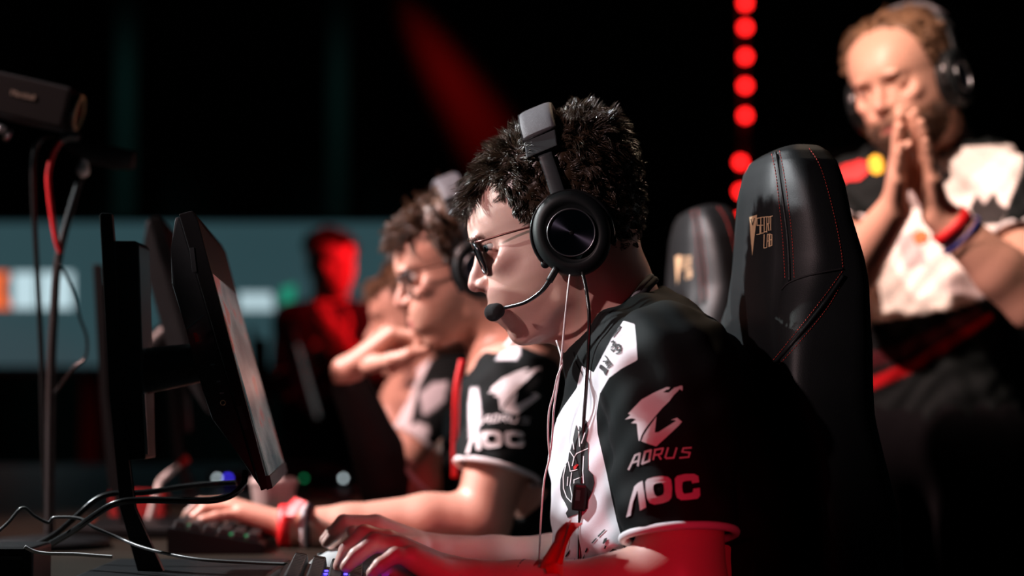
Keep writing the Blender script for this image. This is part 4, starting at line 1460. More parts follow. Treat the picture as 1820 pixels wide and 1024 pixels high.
def monitor(label, off=(0, 0, 0), dz=0.0, yaw=4.5, detail=True):
    Yn, Yf = 2.16, 2.63
    off = np.array(off, float)
    mo = empty('monitor', tuple(P(240, 1020, 2.40) * (1, 1, 0) + off * (1, 1, 0) + (0, 0, TABLE)), label, 'monitor', 'player monitors')
    piv = P(352, 392, Yn)
    def q2(pts): return [(P(x, y, Yn)[0], P(x, y, Yn)[2]) for x, y in pts]
    parts = []
    parts.append(prism('bezel', q2([(318, 381), (342, 374), (352, 392), (477, 868), (463, 873)]), Yn, Yf, M['black_plastic'], bevel=0.0012))
    parts.append(prism('back_shell', q2([(310, 384), (320, 383), (462, 870), (413, 796), (375, 745), (359, 695), (326, 575), (304, 504), (302, 440)]), Yn + 0.012, Yf - 0.012, M['grey_plastic'], bevel=0.003))
    parts.append(prism('screen', q2([(352.5, 408), (355.0, 408), (478, 850), (475.5, 850)]), Yn + 0.014, Yf - 0.014, SCR))
    parts.append(prism('bottom_bezel', q2([(470, 846), (479, 846), (484, 868), (473, 872)]), Yn, Yf, M['grey_plastic'], bevel=0.001))
    if detail:
        for (x0, y0, x1, y1, m_) in ((337, 441, 350, 485, 'grey_plastic'), (420, 722, 440, 764, 'grey_plastic')):
            parts.append(prism('side_label', q2([(x0, y0), (x0 + 8, y0 - 1), (x1, y1 - 2), (x1 - 8, y1)]), Yn - 0.0012, Yn + 0.002, M[m_], bevel=0.0003))
        parts.append(prism('power_button', q2([(344, 592), (350, 592), (354, 606), (348, 608)]), Yn - 0.0015, Yn + 0.002, M['red_print']))
        parts.append(prism('edge_highlight', q2([(331, 584), (362, 559), (363, 561), (332, 586)]), Yn - 0.0008, Yn + 0.002, M['steel']))
        for (x, y) in ((374, 647), (384, 677), (390, 698)):
            parts.append(prism('menu_button', q2([(x, y), (x + 7, y - 1), (x + 8, y + 2), (x + 1, y + 3)]), Yn - 0.001, Yn + 0.001, M['steel']))
        c_ = P(396, 716, Yn)
        parts.append(tube('joystick_ring', [c_ + 0.0026 * np.array([math.cos(t), -0.3, math.sin(t)]) for t in np.linspace(0, 6.28, 14, endpoint=False)], 0.0006, M['gold'], None, 6, True, 1))
    rot = Matrix.Translation(Vector(off + (0, 0, dz))) @ Matrix.Translation(Vector(piv)) @ Matrix.Rotation(math.radians(yaw), 4, 'Z') @ Matrix.Translation(-Vector(piv))
    for o in parts:
        o.data.transform(rot)
        keep(o, mo)
    sp = []
    Ym = 2.385
    def q3(pts): return [(P(x, y, Ym)[0], P(x, y, Ym)[2]) for x, y in pts]
    sp.append(prism('column', q3([(199, 432), (250, 432), (257, 440), (268, 815), (216, 818)]), Ym - 0.035, Ym + 0.035, M['black_plastic'], bevel=0.002))
    sp.append(prism('column_blade', q3([(190, 388), (194, 384), (212, 386), (216, 440), (226, 700), (250, 900), (303, 1012), (258, 1014), (226, 900), (208, 700)]), Ym - 0.045, Ym - 0.032, M['black_plastic'], bevel=0.0015))
    sp.append(prism('height_scale', q3([(263, 700), (268, 700), (274, 806), (269, 806)]), Ym - 0.040, Ym - 0.034, M['grey_metal']))
    for o in sp:
        o.data.transform(Matrix.Translation(Vector(off))); keep(o, mo)
    a = P(255, 660, Ym) + off; b2 = P(385, 640, Ym) + off + (0, 0, dz)
    tube('arm', [a, a * 0.6 + b2 * 0.4, b2], [0.028, 0.026, 0.022], M['black_plastic'], mo, 14, False, 6)
    bx = P(262, 1020, Ym) + off
    box('base', (bx[0] + 0.045, bx[1], TABLE + 0.009), (0.22, 0.28, 0.018), M['black_plastic'], mo, None, 0.006, 3)
    return mo
monitor('black monitor nearest the camera seen edge-on in front of the front player')
monitor('blurred monitor standing directly behind the nearest one', (-0.195, 0.89, 0), 0.076, detail=False)

# ------------------------------------------------------------------ keyboards and mice
KM = None
def keyboard(label, c, yaw, led, n_cols=16, lift=0.0):
    global KM
    kb = empty('keyboard', c, label, 'keyboard', 'gaming keyboards')
    kb.rotation_euler = (0, 0, yaw)
    Wd, Ln = 0.135, 0.019 * n_cols + 0.016
    bm = bmesh.new()
    prof = [(-Wd / 2, 0.0), (Wd / 2, 0.0), (Wd / 2, 0.014), (-Wd / 2, 0.038)]
    a = [bm.verts.new((x, -Ln / 2, z)) for x, z in prof]; b_ = [bm.verts.new((x, Ln / 2, z)) for x, z in prof]
    bm.faces.new(a); bm.faces.new(b_[::-1])
    for i in range(4): bm.faces.new((a[i], b_[i], b_[(i + 1) % 4], a[(i + 1) % 4]))
    bmesh.ops.bevel(bm, geom=list(bm.edges), offset=0.0015, segments=2, affect='EDGES')
    bmesh.ops.recalc_face_normals(bm, faces=list(bm.faces))
    me = bpy.data.meshes.new('case'); bm.to_mesh(me); bm.free(); me.materials.append(M['black_plastic'])
    o = bpy.data.objects.new('case', me); link(o, kb)
    if KM is None:
        bm = bmesh.new()
        bot = [bm.verts.new((x * 0.0088, y * 0.0088, 0)) for x, y in ((-1, -1), (1, -1), (1, 1), (-1, 1))]
        top = [bm.verts.new((x * 0.0066 - 0.0008, y * 0.0066, 0.0100)) for x, y in ((-1, -1), (1, -1), (1, 1), (-1, 1))]
        bm.faces.new(bot[::-1]); bm.faces.new(top)
        for i in range(4): bm.faces.new((bot[i], bot[(i + 1) % 4], top[(i + 1) % 4], top[i]))
        bmesh.ops.bevel(bm, geom=list(bm.edges), offset=0.0009, segments=1, affect='EDGES')
        KM = bpy.data.meshes.new('key'); bm.to_mesh(KM); bm.free(); KM.materials.append(M['keycap'])
    sl = math.atan2(-0.024, Wd)
    for r in range(6):
        for q in range(n_cols):
            k_ = bpy.data.objects.new('key', KM)
            x = -Wd / 2 + 0.016 + r * 0.0205; y = -Ln / 2 + 0.0175 + q * 0.019
            k_.location = (x, y, 0.038 - 0.024 * (x + Wd / 2) / Wd + 0.0012)
            k_.rotation_euler = (0, -sl, 0)
            link(k_, kb)
    for (r, q) in led[1]:
        x = -Wd / 2 + 0.016 + r * 0.0205; y = -Ln / 2 + 0.0175 + q * 0.019
        l_ = box('key_light', (0, 0, 0), (0.004, 0.004, 0.0016), led[0], None, None, 0.0004)
        l_.location = (x + 0.0104, y, 0.038 - 0.024 * (x + Wd / 2) / Wd + 0.0032)
        l_.parent = kb
    return kb
kc = P(612, 1040, 2.09)
keyboard('black mechanical keyboard with blue lights under the front player\'s near hand', (kc[0], 2.10, TABLE), math.radians(4), (M['led_blue'], [(r, q) for r in (1, 2, 3, 4) for q in (1, 4, 6, 8, 10)]))
k2 = P(398, 965, 2.98)
keyboard('blurred black keyboard with green lights under the second player\'s hand', (k2[0], 2.98, TABLE), math.radians(4), (M['led_green'], [(0, 2), (3, 0), (4, 1)]))

def mouse(label, c, m, yaw=0.0):
    q = Field(np.array(c) + (-0.075, -0.045, 0), np.array(c) + (0.075, 0.045, 0.05), 0.0022)
    c = np.asarray(c, float)
    q.ell(c + (0.008, 0, 0.006), (0.062, 0.032, 0.034), None, 0)
    q.ell(c + (-0.02, 0, 0.004), (0.044, 0.031, 0.024), None, 0.012)
    def fl(X, Y, Z): return (Z - (c[2] + 0.002)) + 0 * X + 0 * Y
    q.apply(fl, c + (-0.1, -0.1, -0.02), c + (0.1, 0.1, 0.003), 0, True)
    V, Q = q.mesh()
    o = mesh_obj('mouse', laplace(V, Q, 1), Q, m)
    tag(o, label, 'mouse')
    tube('scroll_wheel', [c + (-0.042, -0.004, 0.024), c + (-0.042, 0.004, 0.024)], 0.007, M['black_plastic'], o, 14, False, 1)
    return o
mc_ = P(606, 985, 2.45)
mouse("white mouse under the front player's far hand", (mc_[0] + 0.018, 2.452, TABLE), M['white_plastic'])

# ------------------------------------------------------------------ other people
def cols(fld, pts, rs, left, w, k=0.03):
    """trunk as two merged columns set apart along the body's left direction"""
    left = np.asarray(left, float)
    for g in (-1, 0, 1):
        fld.chain([np.asarray(p) + left * g * w for p in pts], rs, k)

def cut_sleeve(fld, sh, el, hem, r_in):
    ax = np.asarray(el) - sh; ax = ax / np.linalg.norm(ax)
    def cut(X, Y, Z):
        d = (X - hem[0]) * ax[0] + (Y - hem[1]) * ax[1] + (Z - hem[2]) * ax[2]
        r = np.sqrt((X - hem[0]) ** 2 + (Y - hem[1]) ** 2 + (Z - hem[2]) ** 2)
        return np.maximum(-d, r - 0.09)
    fld.apply(cut, hem - 0.1, hem + 0.1, 0.0, True)
    fld.cone(hem - ax * 0.02, hem + ax * 0.04, r_in, r_in, 0.003, True)
    return ax

def hem_ring(hem, ax, r, parent, m='white_cloth', t=0.0046):
    u = np.cross(ax, [0, 1, 0]); u /= np.linalg.norm(u); v = np.cross(ax, u)
    tube('sleeve_trim', [hem + r * (math.cos(a) * u + math.sin(a) * v) for a in np.linspace(0, 2 * math.pi, 32, endpoint=False)], t, M[m], parent, 8, True, 1)

def paint(o, V, base, panels):
    q = proj(V)
    C = np.tile(np.array(base, float), (len(V), 1))
    for poly, c in panels:
        t = np.clip(poly_sd(q, poly) / 2 + 0.5, 0, 1)[:, None]
        C = C * (1 - t) + np.array(c) * t
    set_col(o, C)
M['jersey'] = mat('printed_jersey', attr='Col', spec=0.08, rough=0.75, bump=0.12, bscale=700)

def simple_hair(H, m, parent, fringe=0.0, count=5000, length=0.018, width=0.0010, seed=11, thick=8.0, recede=0.0, h=0.005, fwd=1.0):
    cf = Field(H.o - 0.18, H.o + 0.18, h)
    sa = [-175, -110, -60, 0, 40, 58, 64, 76, 100, 128, 175]
    sc_ = np.array([-92, -80, -66, -20, 20, 50, 92, 134, 124, 112, 102.0]) + recede * np.clip((np.array(sa) - 30) / 60, 0, 1)
    def cap(X, Y, Z):
        x, y, z = X - H.o[0], Y - H.o[1], Z - H.o[2]
        a, b, c = [(H.R[i, 0] * x + H.R[i, 1] * y + H.R[i, 2] * z) / H.k for i in range(3)]
        cc = np.clip(c, -159, 199)
        af, ab, w_ = np.interp(cc, HC, HF), np.interp(cc, HC, HB), np.interp(cc, HC, HW)
        a0 = (af + ab) / 2
        La = np.where(a > a0, af - a0, a0 - ab)
        th = thick * (1 + 0.9 * np.clip((c - 40) / 120, 0, 1)) + 2.5 * np.sin(a * .16) * np.sin(b * .19 + 1)
        a0 = ab + (af - ab) * 0.46; La = np.where(a > a0, af - a0, a0 - ab); nn_ = np.where(a > a0, 2.02, 2.35)
        rho = (np.abs((a - a0) / (La + th)) ** nn_ + np.abs(b / (w_ + th)) ** nn_ + 1e-6) ** (1 / nn_)
        d = np.maximum((rho - 1) * np.minimum(La, w_), c - 199 - th)
        return np.maximum(d, np.interp(a, sa, sc_) - c + 4) * H.k
    cf.apply(cap, H.o - 0.18, H.o + 0.18)
    v, q = cf.mesh()
    v = laplace(v, q, 2)
    o = mesh_obj('hair', v, q, m)
    keep(o, parent)
    def cmb(L):
        a, b, c = L.T
        t = np.clip((a - 10) / 110, 0, 1)[:, None]
        fr = np.stack([0.8 * fwd + 0 * a, 0.15 * np.sign(b), 0.1 + 0 * a, 0.6 + 0 * a], 1)
        bk = np.stack([-0.4 + 0 * a, 0 * b, -0.4 + 0 * a, 0.4 + 0 * a], 1)
        return bk * (1 - t) + fr * t
    s_ = hair_part(H, v, normals(v, q), np.ones(len(v), bool), m, o, count, lambda L: length * (0.5 + 0.8 * np.clip((L[:, 2] - 40) / 90, 0, 1)), cmb, width=width, seed=seed, clump=0.8, guides=max(60, count // 10), pull=0.7)
    s_.name = 'hair_strands'
    tag(s_, kind='stuff')
    return o

# ---------------------------------------------------------------- second player
D2 = 3.19
H2 = Head(P(826, 479, D2), yaw=8, pitch=22)
f = Field((-0.58, 2.84, 0.68), (0.18, 3.62, 1.30), 0.0034)
H2.build(f)
f.chain([P(860, 505, D2), P(872, 545, D2), P(905, 630, D2), P(925, 690, D2)], [0.058, 0.056, 0.060, 0.075], 0.018)
f.chain([P(925, 690, D2), P(945, 820, D2), P(975, 980, D2)], [0.085, 0.10, 0.105], 0.03, ys=0.62, y0=D2)
sL, eL, w2 = P(918, 695, 3.02), P(856, 926, 2.975), P(520, 938, 2.965)
sR, eR, wr = P(930, 700, 3.36), P(702, 935, 3.40), P(616, 660, 3.30)
for a_, b_ in ((sL, eL), (sR, eR)):
    f.cone(P(925, 680, D2), a_, 0.06, 0.055, 0.03)
    f.cone(a_, b_, 0.053, 0.043, 0.02)
f.chain([eL, P(760, 930, 2.97), P(620, 938, 2.965), w2], [0.044, 0.043, 0.034, 0.027], 0.012)
f.chain([eR, P(670, 800, 3.35), wr], [0.042, 0.038, 0.027], 0.012)
mcp = [P(412, 900, 3.03), P(406, 896, 3.005), P(412, 902, 2.98), P(428, 914, 2.955)]
fin = [[P(362, 897, 3.035), P(340, 913, 3.035), P(330, 928, 3.035)], [P(356, 896, 3.005), P(336, 914, 3.003), P(326, 930, 3.0)],
       [P(364, 905, 2.975), P(344, 922, 2.972), P(334, 935, 2.970)], [P(386, 918, 2.945), P(362, 924, 2.942), P(346, 932, 2.94)]]
hand(f, w2, mcp, fin, [P(485, 935, 2.99), P(440, 932, 3.02), P(405, 932, 3.03), P(380, 936, 3.035)], k=1.05)
mcp = [P(700, 592, 3.25), P(688, 590, 3.27), P(680, 600, 3.29), P(676, 616, 3.31)]
fin = [[P(736, 596, 3.235), P(748, 612, 3.23), P(738, 624, 3.23)], [P(728, 604, 3.25), P(742, 622, 3.245), P(730, 632, 3.245)],
       [P(718, 624, 3.27), P(728, 640, 3.265), P(714, 648, 3.265)], [P(704, 640, 3.29), P(710, 652, 3.285), P(696, 658, 3.285)]]
hand(f, wr, mcp, fin, [P(656, 650, 3.27), P(696, 640, 3.23), P(728, 630, 3.21), P(756, 624, 3.205)], k=1.05)
V, Q = f.mesh(); V = laplace(V, Q, 1)
p2 = mesh_obj('person', V, Q, M['skin_plain'])
set_col(p2, H2.colour(V, (0.62, 0.33, 0.25), beard=0.3, beardcol=(0.24, 0.12, 0.07)))
tag(p2, 'bearded second player in glasses with his far hand at his mouth', 'person')
H2.eyes(p2)
j = Field((-0.12, 2.82, 0.50), (0.30, 3.62, 1.15), 0.004)
j.chain([P(915, 690, D2), P(922, 715, D2), P(940, 820, D2), P(970, 980, D2), P(1010, 1180, D2)], [0.070, 0.095, 0.115, 0.125, 0.13], 0.03, ys=0.66, y0=D2)
h2, h2r = P(884, 838, 2.99), P(760, 860, 3.39)
sLj = P(920, 708, 3.02)
j.cone(P(915, 690, D2), sLj, 0.064, 0.070, 0.03); j.cone(sLj, h2, 0.074, 0.066, 0.018)
j.cone(P(910, 660, D2), sR, 0.07, 0.072, 0.03); j.cone(sR, h2r, 0.072, 0.058, 0.018)
j.chain([P(840, 500, D2), P(866, 560, D2), P(878, 635, D2), P(858, 680, D2)], [0.062, 0.066, 0.068, 0.040], 0.006, sub=True)
ax = cut_sleeve(j, sL, eL, h2, 0.056); hem_ring(h2, ax, 0.064, p2)
ax = cut_sleeve(j, sR, eR, h2r, 0.050); hem_ring(h2r, ax, 0.056, p2)
JV, JQ = j.mesh(); JV = laplace(JV, JQ, 2); JV = folds(JV, normals(JV, JQ), 0.003)
o = mesh_obj('jersey', JV, JQ, M['jersey']); keep(o, p2)
paint(o, JV, JERS, [([(836, 690), (850, 690), (856, 740), (848, 775), (834, 780), (832, 720)], JW), ([(880, 640), (905, 605), (930, 600), (920, 640)], JW)])
jb2 = bvh_of(JV, JQ)
print_on('eagle_emblem', jb2, [[(868 + (x - 1112) * .92, 652 + (y - 684) * .78) for x, y in l] for l in (eagle, beak)], M['white_cloth'], p2, 0.002, 2)
print_on('sleeve_lettering', jb2, [[(856 + (x - 1117) * .76, 730 + (y - 795) * .62 + (x - 1117) * .12) for x, y in l] for l in aor], M['white_cloth'], p2, 0.002, 1)
def m2(l): return [(829 + (x - 1114) * .79, 760 + (y - 843) * .62 + (x - 1114) * .06) for x, y in l]
print_on('sleeve_letters', jb2, [m2(aoc[0]), [m2(oo), m2(oh[::-1])], m2(aoc[2])], M['white_cloth'], p2, 0.002, 1)
cp2 = [P(*q) for q in [(938, 562, 3.13), (918, 600, 3.105), (892, 632, 3.10), (866, 660, 3.12), (846, 694, 3.17)]]
tube('collar', cp2 + [mirY(q, D2) for q in cp2][::-1], 0.008, M['white_cloth'], p2, 8, False, 5)
# black compression sleeve on the far forearm
q = Field(np.minimum(eR, wr) - 0.08, np.maximum(eR, wr) + 0.08, 0.005)
e1 = wr + (eR - wr) * 0.10
q.chain([eR + (eR - P(670, 800, 3.35)) * 0.15, P(670, 800, 3.35), e1], [0.048, 0.043, 0.033], 0.01)
v, q_ = q.mesh(); keep(mesh_obj('arm_sleeve', v, q_, M['black_matt']), p2)
pel2 = P(1020, 1180, D2); pel2[2] = 0.585
seated_legs(p2, pel2, h=0.012)
simple_hair(H2, M['hair_mid'], p2, count=5000, length=0.022, width=0.0011, thick=9, h=0.004)
headset(H2, 'black headset worn by the second player with a light edge on the band', False)
M['bronze'] = M['frame']
glasses(H2, 'thin framed glasses on the second player', 'clear_glass')
ln_ = tube('lanyard', [P(*q) for q in [(822, 640, 3.07), (812, 690, 3.06), (809, 760, 3.06), (808, 850, 3.05)]], 0.0055, M['red_ribbon'], None, 8, False, 6, flat=0.4, up=(0, 1, 0))
tag(ln_, "red lanyard strap hanging in front of the second player's chest", 'lanyard')
fa2 = w2 - P(620, 938, 2.965)
wb = band('wristband', P(546, 938, 2.965), fa2, 0.034, 0.014, M['navy_band'], "navy and white paper wristband on the second player's near wrist", 'wristband')
keep(band('paper_strip', P(543, 938, 2.965), fa2, 0.0356, 0.008, M['white_cloth'], None, None), wb)
wb2 = band('ribbon', P(508, 938, 2.965), fa2, 0.0335, 0.018, M['red_ribbon'], "red ribbon knotted round the second player's near wrist", 'ribbon')
cloth_strip('ribbon_tail', [(P(500, 915, 2.93), P(520, 918, 2.92)), (P(508, 900, 2.935), P(534, 906, 2.92)), (P(524, 884, 2.94), P(545, 892, 2.925))], M['red_ribbon'], wb2)

# ---------------------------------------------------------------- third player
D3 = 4.08
H3 = Head(P(752, 570, D3), yaw=4, pitch=13)
f = Field((-0.34, 3.72, 0.66), (0.16, 4.44, 1.28), 0.0052)
H3.build(f, False)
f.chain([P(770, 600, D3), P(786, 650, D3), P(812, 720, D3)], [0.058, 0.058, 0.075], 0.018)
f.chain([P(812, 720, D3), P(830, 820, D3), P(850, 940, D3)], [0.085, 0.10, 0.105], 0.03, ys=0.62, y0=D3)
sL, eL, w3 = P(800, 710, 3.92), P(722, 815, 3.88), P(697, 735, 3.92)
sR, eR = mirY(P(800, 710, 3.92), D3), P(720, 905, 4.25)
for a_, b_ in ((sL, eL), (sR, eR)):
    f.cone(P(812, 710, D3), a_, 0.06, 0.055, 0.03); f.cone(a_, b_, 0.052, 0.042, 0.02)
f.cone(eL, w3, 0.042, 0.028, 0.012); f.cone(eR, P(600, 915, 4.2), 0.042, 0.028, 0.012)
mcp, fin, th = frame_hand(w3, P(700, 690, 3.98) - w3, (-0.6, -0.8, 0), 1, [(50, 60, 30)] * 4)
hand(f, w3, mcp, fin, th)
mcp, fin, th = frame_hand(P(600, 915, 4.2), (-1, 0, -0.1), (0, 0, 1), -1, [(20, 30, 20)] * 4)
hand(f, P(600, 915, 4.2), mcp, fin, th)
V, Q = f.mesh(); V = laplace(V, Q, 1)
p3 = mesh_obj('person', V, Q, M['skin_plain'])
set_col(p3, H3.colour(V, (0.60, 0.34, 0.26), beard=0.2))
tag(p3, 'fair haired third player half hidden behind the second one', 'person')
j = Field((-0.28, 3.70, 0.50), (0.20, 4.46, 1.12), 0.005)
j.chain([P(800, 690, D3), P(815, 730, D3), P(832, 820, D3), P(860, 960, D3), P(880, 1090, D3)], [0.075, 0.10, 0.115, 0.125, 0.13], 0.03, ys=0.66, y0=D3)
h3, h3r = P(742, 790, 3.89), P(750, 850, 4.25)
j.cone(P(805, 690, D3), sL, 0.07, 0.07, 0.03); j.cone(sL, h3, 0.070, 0.060, 0.018)
j.cone(P(805, 690, D3), sR, 0.07, 0.07, 0.03); j.cone(sR, h3r, 0.070, 0.056, 0.018)
j.chain([P(770, 610, D3), P(786, 650, D3), P(800, 690, D3)], [0.06, 0.06, 0.055], 0.006, sub=True)
ax = cut_sleeve(j, sL, eL, h3, 0.050); hem_ring(h3, ax, 0.058, p3)
JV, JQ = j.mesh(); JV = laplace(JV, JQ, 2)
o = mesh_obj('jersey', JV, JQ, M['jersey']); keep(o, p3)
paint(o, JV, JERS, [([(690, 680), (735, 640), (765, 640), (742, 690), (728, 760), (690, 800)], JW), ([(745, 700), (770, 680), (795, 678), (790, 712), (768, 730), (752, 740)], (0.55, 0.55, 0.6)), ([(725, 762), (742, 750), (762, 758), (760, 778), (735, 785)], JW)])
pel3 = P(885, 1080, D3); pel3[2] = 0.585
seated_legs(p3, pel3, h=0.014)
simple_hair(H3, M['hair_fair'], p3, count=2500, length=0.024, width=0.0016, thick=9, h=0.005)
headset(H3, 'black headset on the half hidden third player', False)

# ---------------------------------------------------------------- standing people
def standing_legs(parent, pel, left, h=0.012):
    pel = np.asarray(pel, float); left = np.asarray(left, float)
    fw = np.cross(left, [0, 0, 1.0])
    q = Field(np.array([pel[0] - 0.35, pel[1] - 0.35, 0.03]), np.array([pel[0] + 0.35, pel[1] + 0.35, pel[2] + 0.14]), h)
    q.cone(pel - left * 0.07, pel + left * 0.07, 0.12, 0.12, 0.04)
    for g in (-1, 1):
        a = pel + left * g * 0.09; k_ = pel + left * g * 0.11; k_[2] = pel[2] * 0.52
        an = pel + left * g * 0.12; an[2] = 0.09
        q.chain([a, k_, an], [0.095, 0.068, 0.052], 0.03)
        s_ = Field(an - 0.26, an + 0.26, 0.008)
        s_.cone(an + np.array([0, 0, -0.045]) - fw * 0.04, an + np.array([0, 0, -0.055]) + fw * 0.15, 0.042, 0.034)
        v, f_ = s_.mesh(); keep(mesh_obj('shoe', v, f_, M['shoe']), parent)
    v, f_ = q.mesh()
    keep(mesh_obj('trousers', v, f_, M['trousers']), parent)

# coach with folded hands
D4 = 3.55
H4 = Head(P(1608, 158, 3.50), yaw=56, pitch=17, roll=12, scale=1.06)
FW4 = np.array([-math.sin(math.radians(34)), -math.cos(math.radians(34)), 0]); LF4 = np.array([math.cos(math.radians(34)), -math.sin(math.radians(34)), 0])
f = Field((0.48, 3.08, 0.90), (1.10, 3.92, 1.68), 0.0042)
H4.build(f, 'closed')
nk = P(1668, 265, 3.58)
f.chain([P(1640, 195, 3.54), nk, P(1665, 320, 3.60)], [0.060, 0.060, 0.08], 0.018)
cols(f, [P(1662, 345, 3.60), P(1655, 480, 3.60), P(1650, 620, 3.60)], [0.085, 0.09, 0.09], LF4, 0.07)
sL, eL, wl = P(1798, 348, 3.46), P(1838, 538, 3.30), P(1668, 380, 3.28)
sR, eR, wr = P(1520, 352, 3.68), P(1488, 520, 3.46), P(1590, 372, 3.30)
for a_, b_, c_ in ((sL, eL, wl), (sR, eR, wr)):
    f.cone(P(1662, 340, 3.60), a_, 0.065, 0.056, 0.03)
    f.cone(a_, b_, 0.053, 0.045, 0.02)
    f.chain([b_, b_ * 0.65 + c_ * 0.35, c_], [0.046, 0.045, 0.029], 0.012)
for wri, tip, nx, sd in ((wr, P(1605, 205, 3.20), -1, -1), (wl, P(1626, 205, 3.20), 1, 1)):
    mcp, fin, th = frame_hand(wri, tip - wri, (nx, 0.15, 0), sd, [(-2, 3, 2)] * 4, spread=(0.05, 0.01, -0.03, -0.06), thumb=((0.7, 0.6, -0.2), (0.95, 0.2, -0.1), (1, 0.0, -0.05)), k=0.90 if nx < 0 else 0.96)
    hand(f, wri, mcp, fin, th, k=1.08)
V, Q = f.mesh(); V = laplace(V, Q, 1)
p4 = mesh_obj('person', V, Q, M['skin_plain'])
set_col(p4, H4.colour(V, (0.66, 0.37, 0.27), beard=0.85, beardcol=(0.16, 0.075, 0.04)))
tag(p4, 'bearded standing man with palms pressed together in front of his mouth', 'person')
H4.eyes(p4, iris=(0.03, 0.02, 0.012), gaze=(1, 0.2, -0.2))
j = Field((0.44, 3.30, 0.85), (1.14, 3.96, 1.42), 0.0045)
cols(j, [P(1662, 335, 3.60), P(1658, 470, 3.60), P(1652, 620, 3.60), P(1652, 740, 3.60)], [0.098, 0.108, 0.112, 0.112], LF4, 0.072)
hL, hR = sL + (eL - sL) * 0.48, sR + (eR - sR) * 0.48
for a_, b_ in ((sL, hL), (sR, hR)):
    j.cone(P(1662, 325, 3.60), a_, 0.075, 0.070, 0.03); j.cone(a_, b_, 0.070, 0.068, 0.018)
j.chain([P(1655, 190, 3.54), nk, P(1652, 305, 3.55)], [0.062, 0.066, 0.05], 0.006, sub=True)
ax = cut_sleeve(j, sL, eL, hL, 0.058); hem_ring(hL, ax, 0.064, p4)
ax = cut_sleeve(j, sR, eR, hR, 0.058); hem_ring(hR, ax, 0.064, p4)
JV, JQ = j.mesh(); JV = laplace(JV, JQ, 2); JV = folds(JV, normals(JV, JQ), 0.005)
o = mesh_obj('jersey', JV, JQ, M['jersey']); keep(o, p4)
CW = (0.78, 0.74, 0.70)
paint(o, JV, JERS, [([(1588, 318), (1640, 300), (1700, 262), (1830, 255), (1812, 310), (1792, 360), (1778, 420), (1748, 530), (1700, 548), (1540, 575), (1500, 560), (1530, 480), (1570, 400)], CW),
                    ([(1722, 372), (1735, 345), (1750, 362), (1768, 340), (1775, 360), (1792, 372), (1780, 398), (1740, 402)], (0.03, 0.03, 0.03)),
                    ([(1590, 420), (1625, 410), (1650, 470), (1610, 480)], (0.45, 0.42, 0.42)),
                    ([(1500, 640), (1600, 612), (1740, 545), (1748, 560), (1620, 632), (1500, 668)], (0.10, 0.02, 0.025)),
                    ([(1500, 694), (1620, 640), (1760, 556), (1766, 568), (1636, 655), (1500, 714)], (0.55, 0.01, 0.015))])
jb4 = bvh_of(JV, JQ)
print_on('red_animal_mark', jb4, [[(1488, 312), (1498, 296), (1515, 292), (1530, 286), (1545, 290), (1550, 300), (1540, 312), (1528, 322), (1508, 322), (1500, 328), (1490, 324)]], M['red_print'], p4, 0.003, 2)
print_on('yellow_disc', jb4, [[(1545, 284), (1556, 276), (1568, 280), (1574, 294), (1570, 308), (1556, 312), (1546, 302)]], M['yellow_print'], p4, 0.003, 2)
print_on('orange_mark', jb4, [[(1622, 418), (1636, 408), (1650, 414), (1648, 428), (1630, 436)]], M['orange_print'], p4, 0.003, 2)
tube('collar', [P(*q) for q in [(1708, 258, 3.58), (1706, 272, 3.53), (1690, 292, 3.50), (1662, 306, 3.49), (1630, 306, 3.50), (1610, 296, 3.53), (1600, 285, 3.56)]], 0.007, M['white_cloth'], p4, 8, False, 5)
tube('collar_trim', [P(*q) for q in [(1718, 262, 3.58), (1716, 282, 3.53), (1698, 304, 3.49), (1664, 318, 3.475), (1626, 316, 3.49), (1602, 304, 3.53)]], 0.006, M['black_print'], p4, 8, False, 5)
standing_legs(p4, np.array([P(1652, 740, 3.60)[0], 3.60, 0.90]), LF4)
simple_hair(H4, M['hair_fair'], p4, count=3500, length=0.014, width=0.0011, thick=4, recede=42, h=0.005, fwd=0.2)
headset(H4, 'black headset worn by the standing bearded man', False, 26)
wb = band('wristband', wl * 0.86 + eL * 0.14, eL - wl, 0.036, 0.020, M['red_ribbon'], "red and navy wristband on the standing man's wrist", 'wristband')
keep(band('navy_strip', wl * 0.76 + eL * 0.24, eL - wl, 0.0395, 0.008, M['blue_band'], None, None), wb)
# beard
HL4 = H4.loc(V); N4 = normals(V, Q)
bm_ = (HL4[:, 2] < -45) & (HL4[:, 2] > -168) & (HL4[:, 0] > 5) & (np.abs(HL4[:, 1]) < 110) & ((np.abs(HL4[:, 2] + 77) > 9) | (np.abs(HL4[:, 1]) > 30)) & (HL4[:, 2] < -48 - np.clip((70 - HL4[:, 0]) * 0.2, 0, 12)) & ~((HL4[:, 0] > 180))
bm_ &= np.linalg.norm(V - H4.o, axis=1) < 0.16
bm_ &= ~((np.abs(HL4[:, 1]) > 34) & (HL4[:, 2] > -62) & (HL4[:, 0] > 90))
o = hair_part(H4, V, N4, bm_, M['hair_mid'], p4, 2600, lambda L: 0.010 + 0 * L[:, 0], lambda L: np.stack([0.2 + 0 * L[:, 0], 0 * L[:, 0], -0.8 + 0 * L[:, 0], 0.5 + 0 * L[:, 0]], 1), width=0.0009, seed=21, clump=0.3, name='beard')
tag(o, kind='stuff')

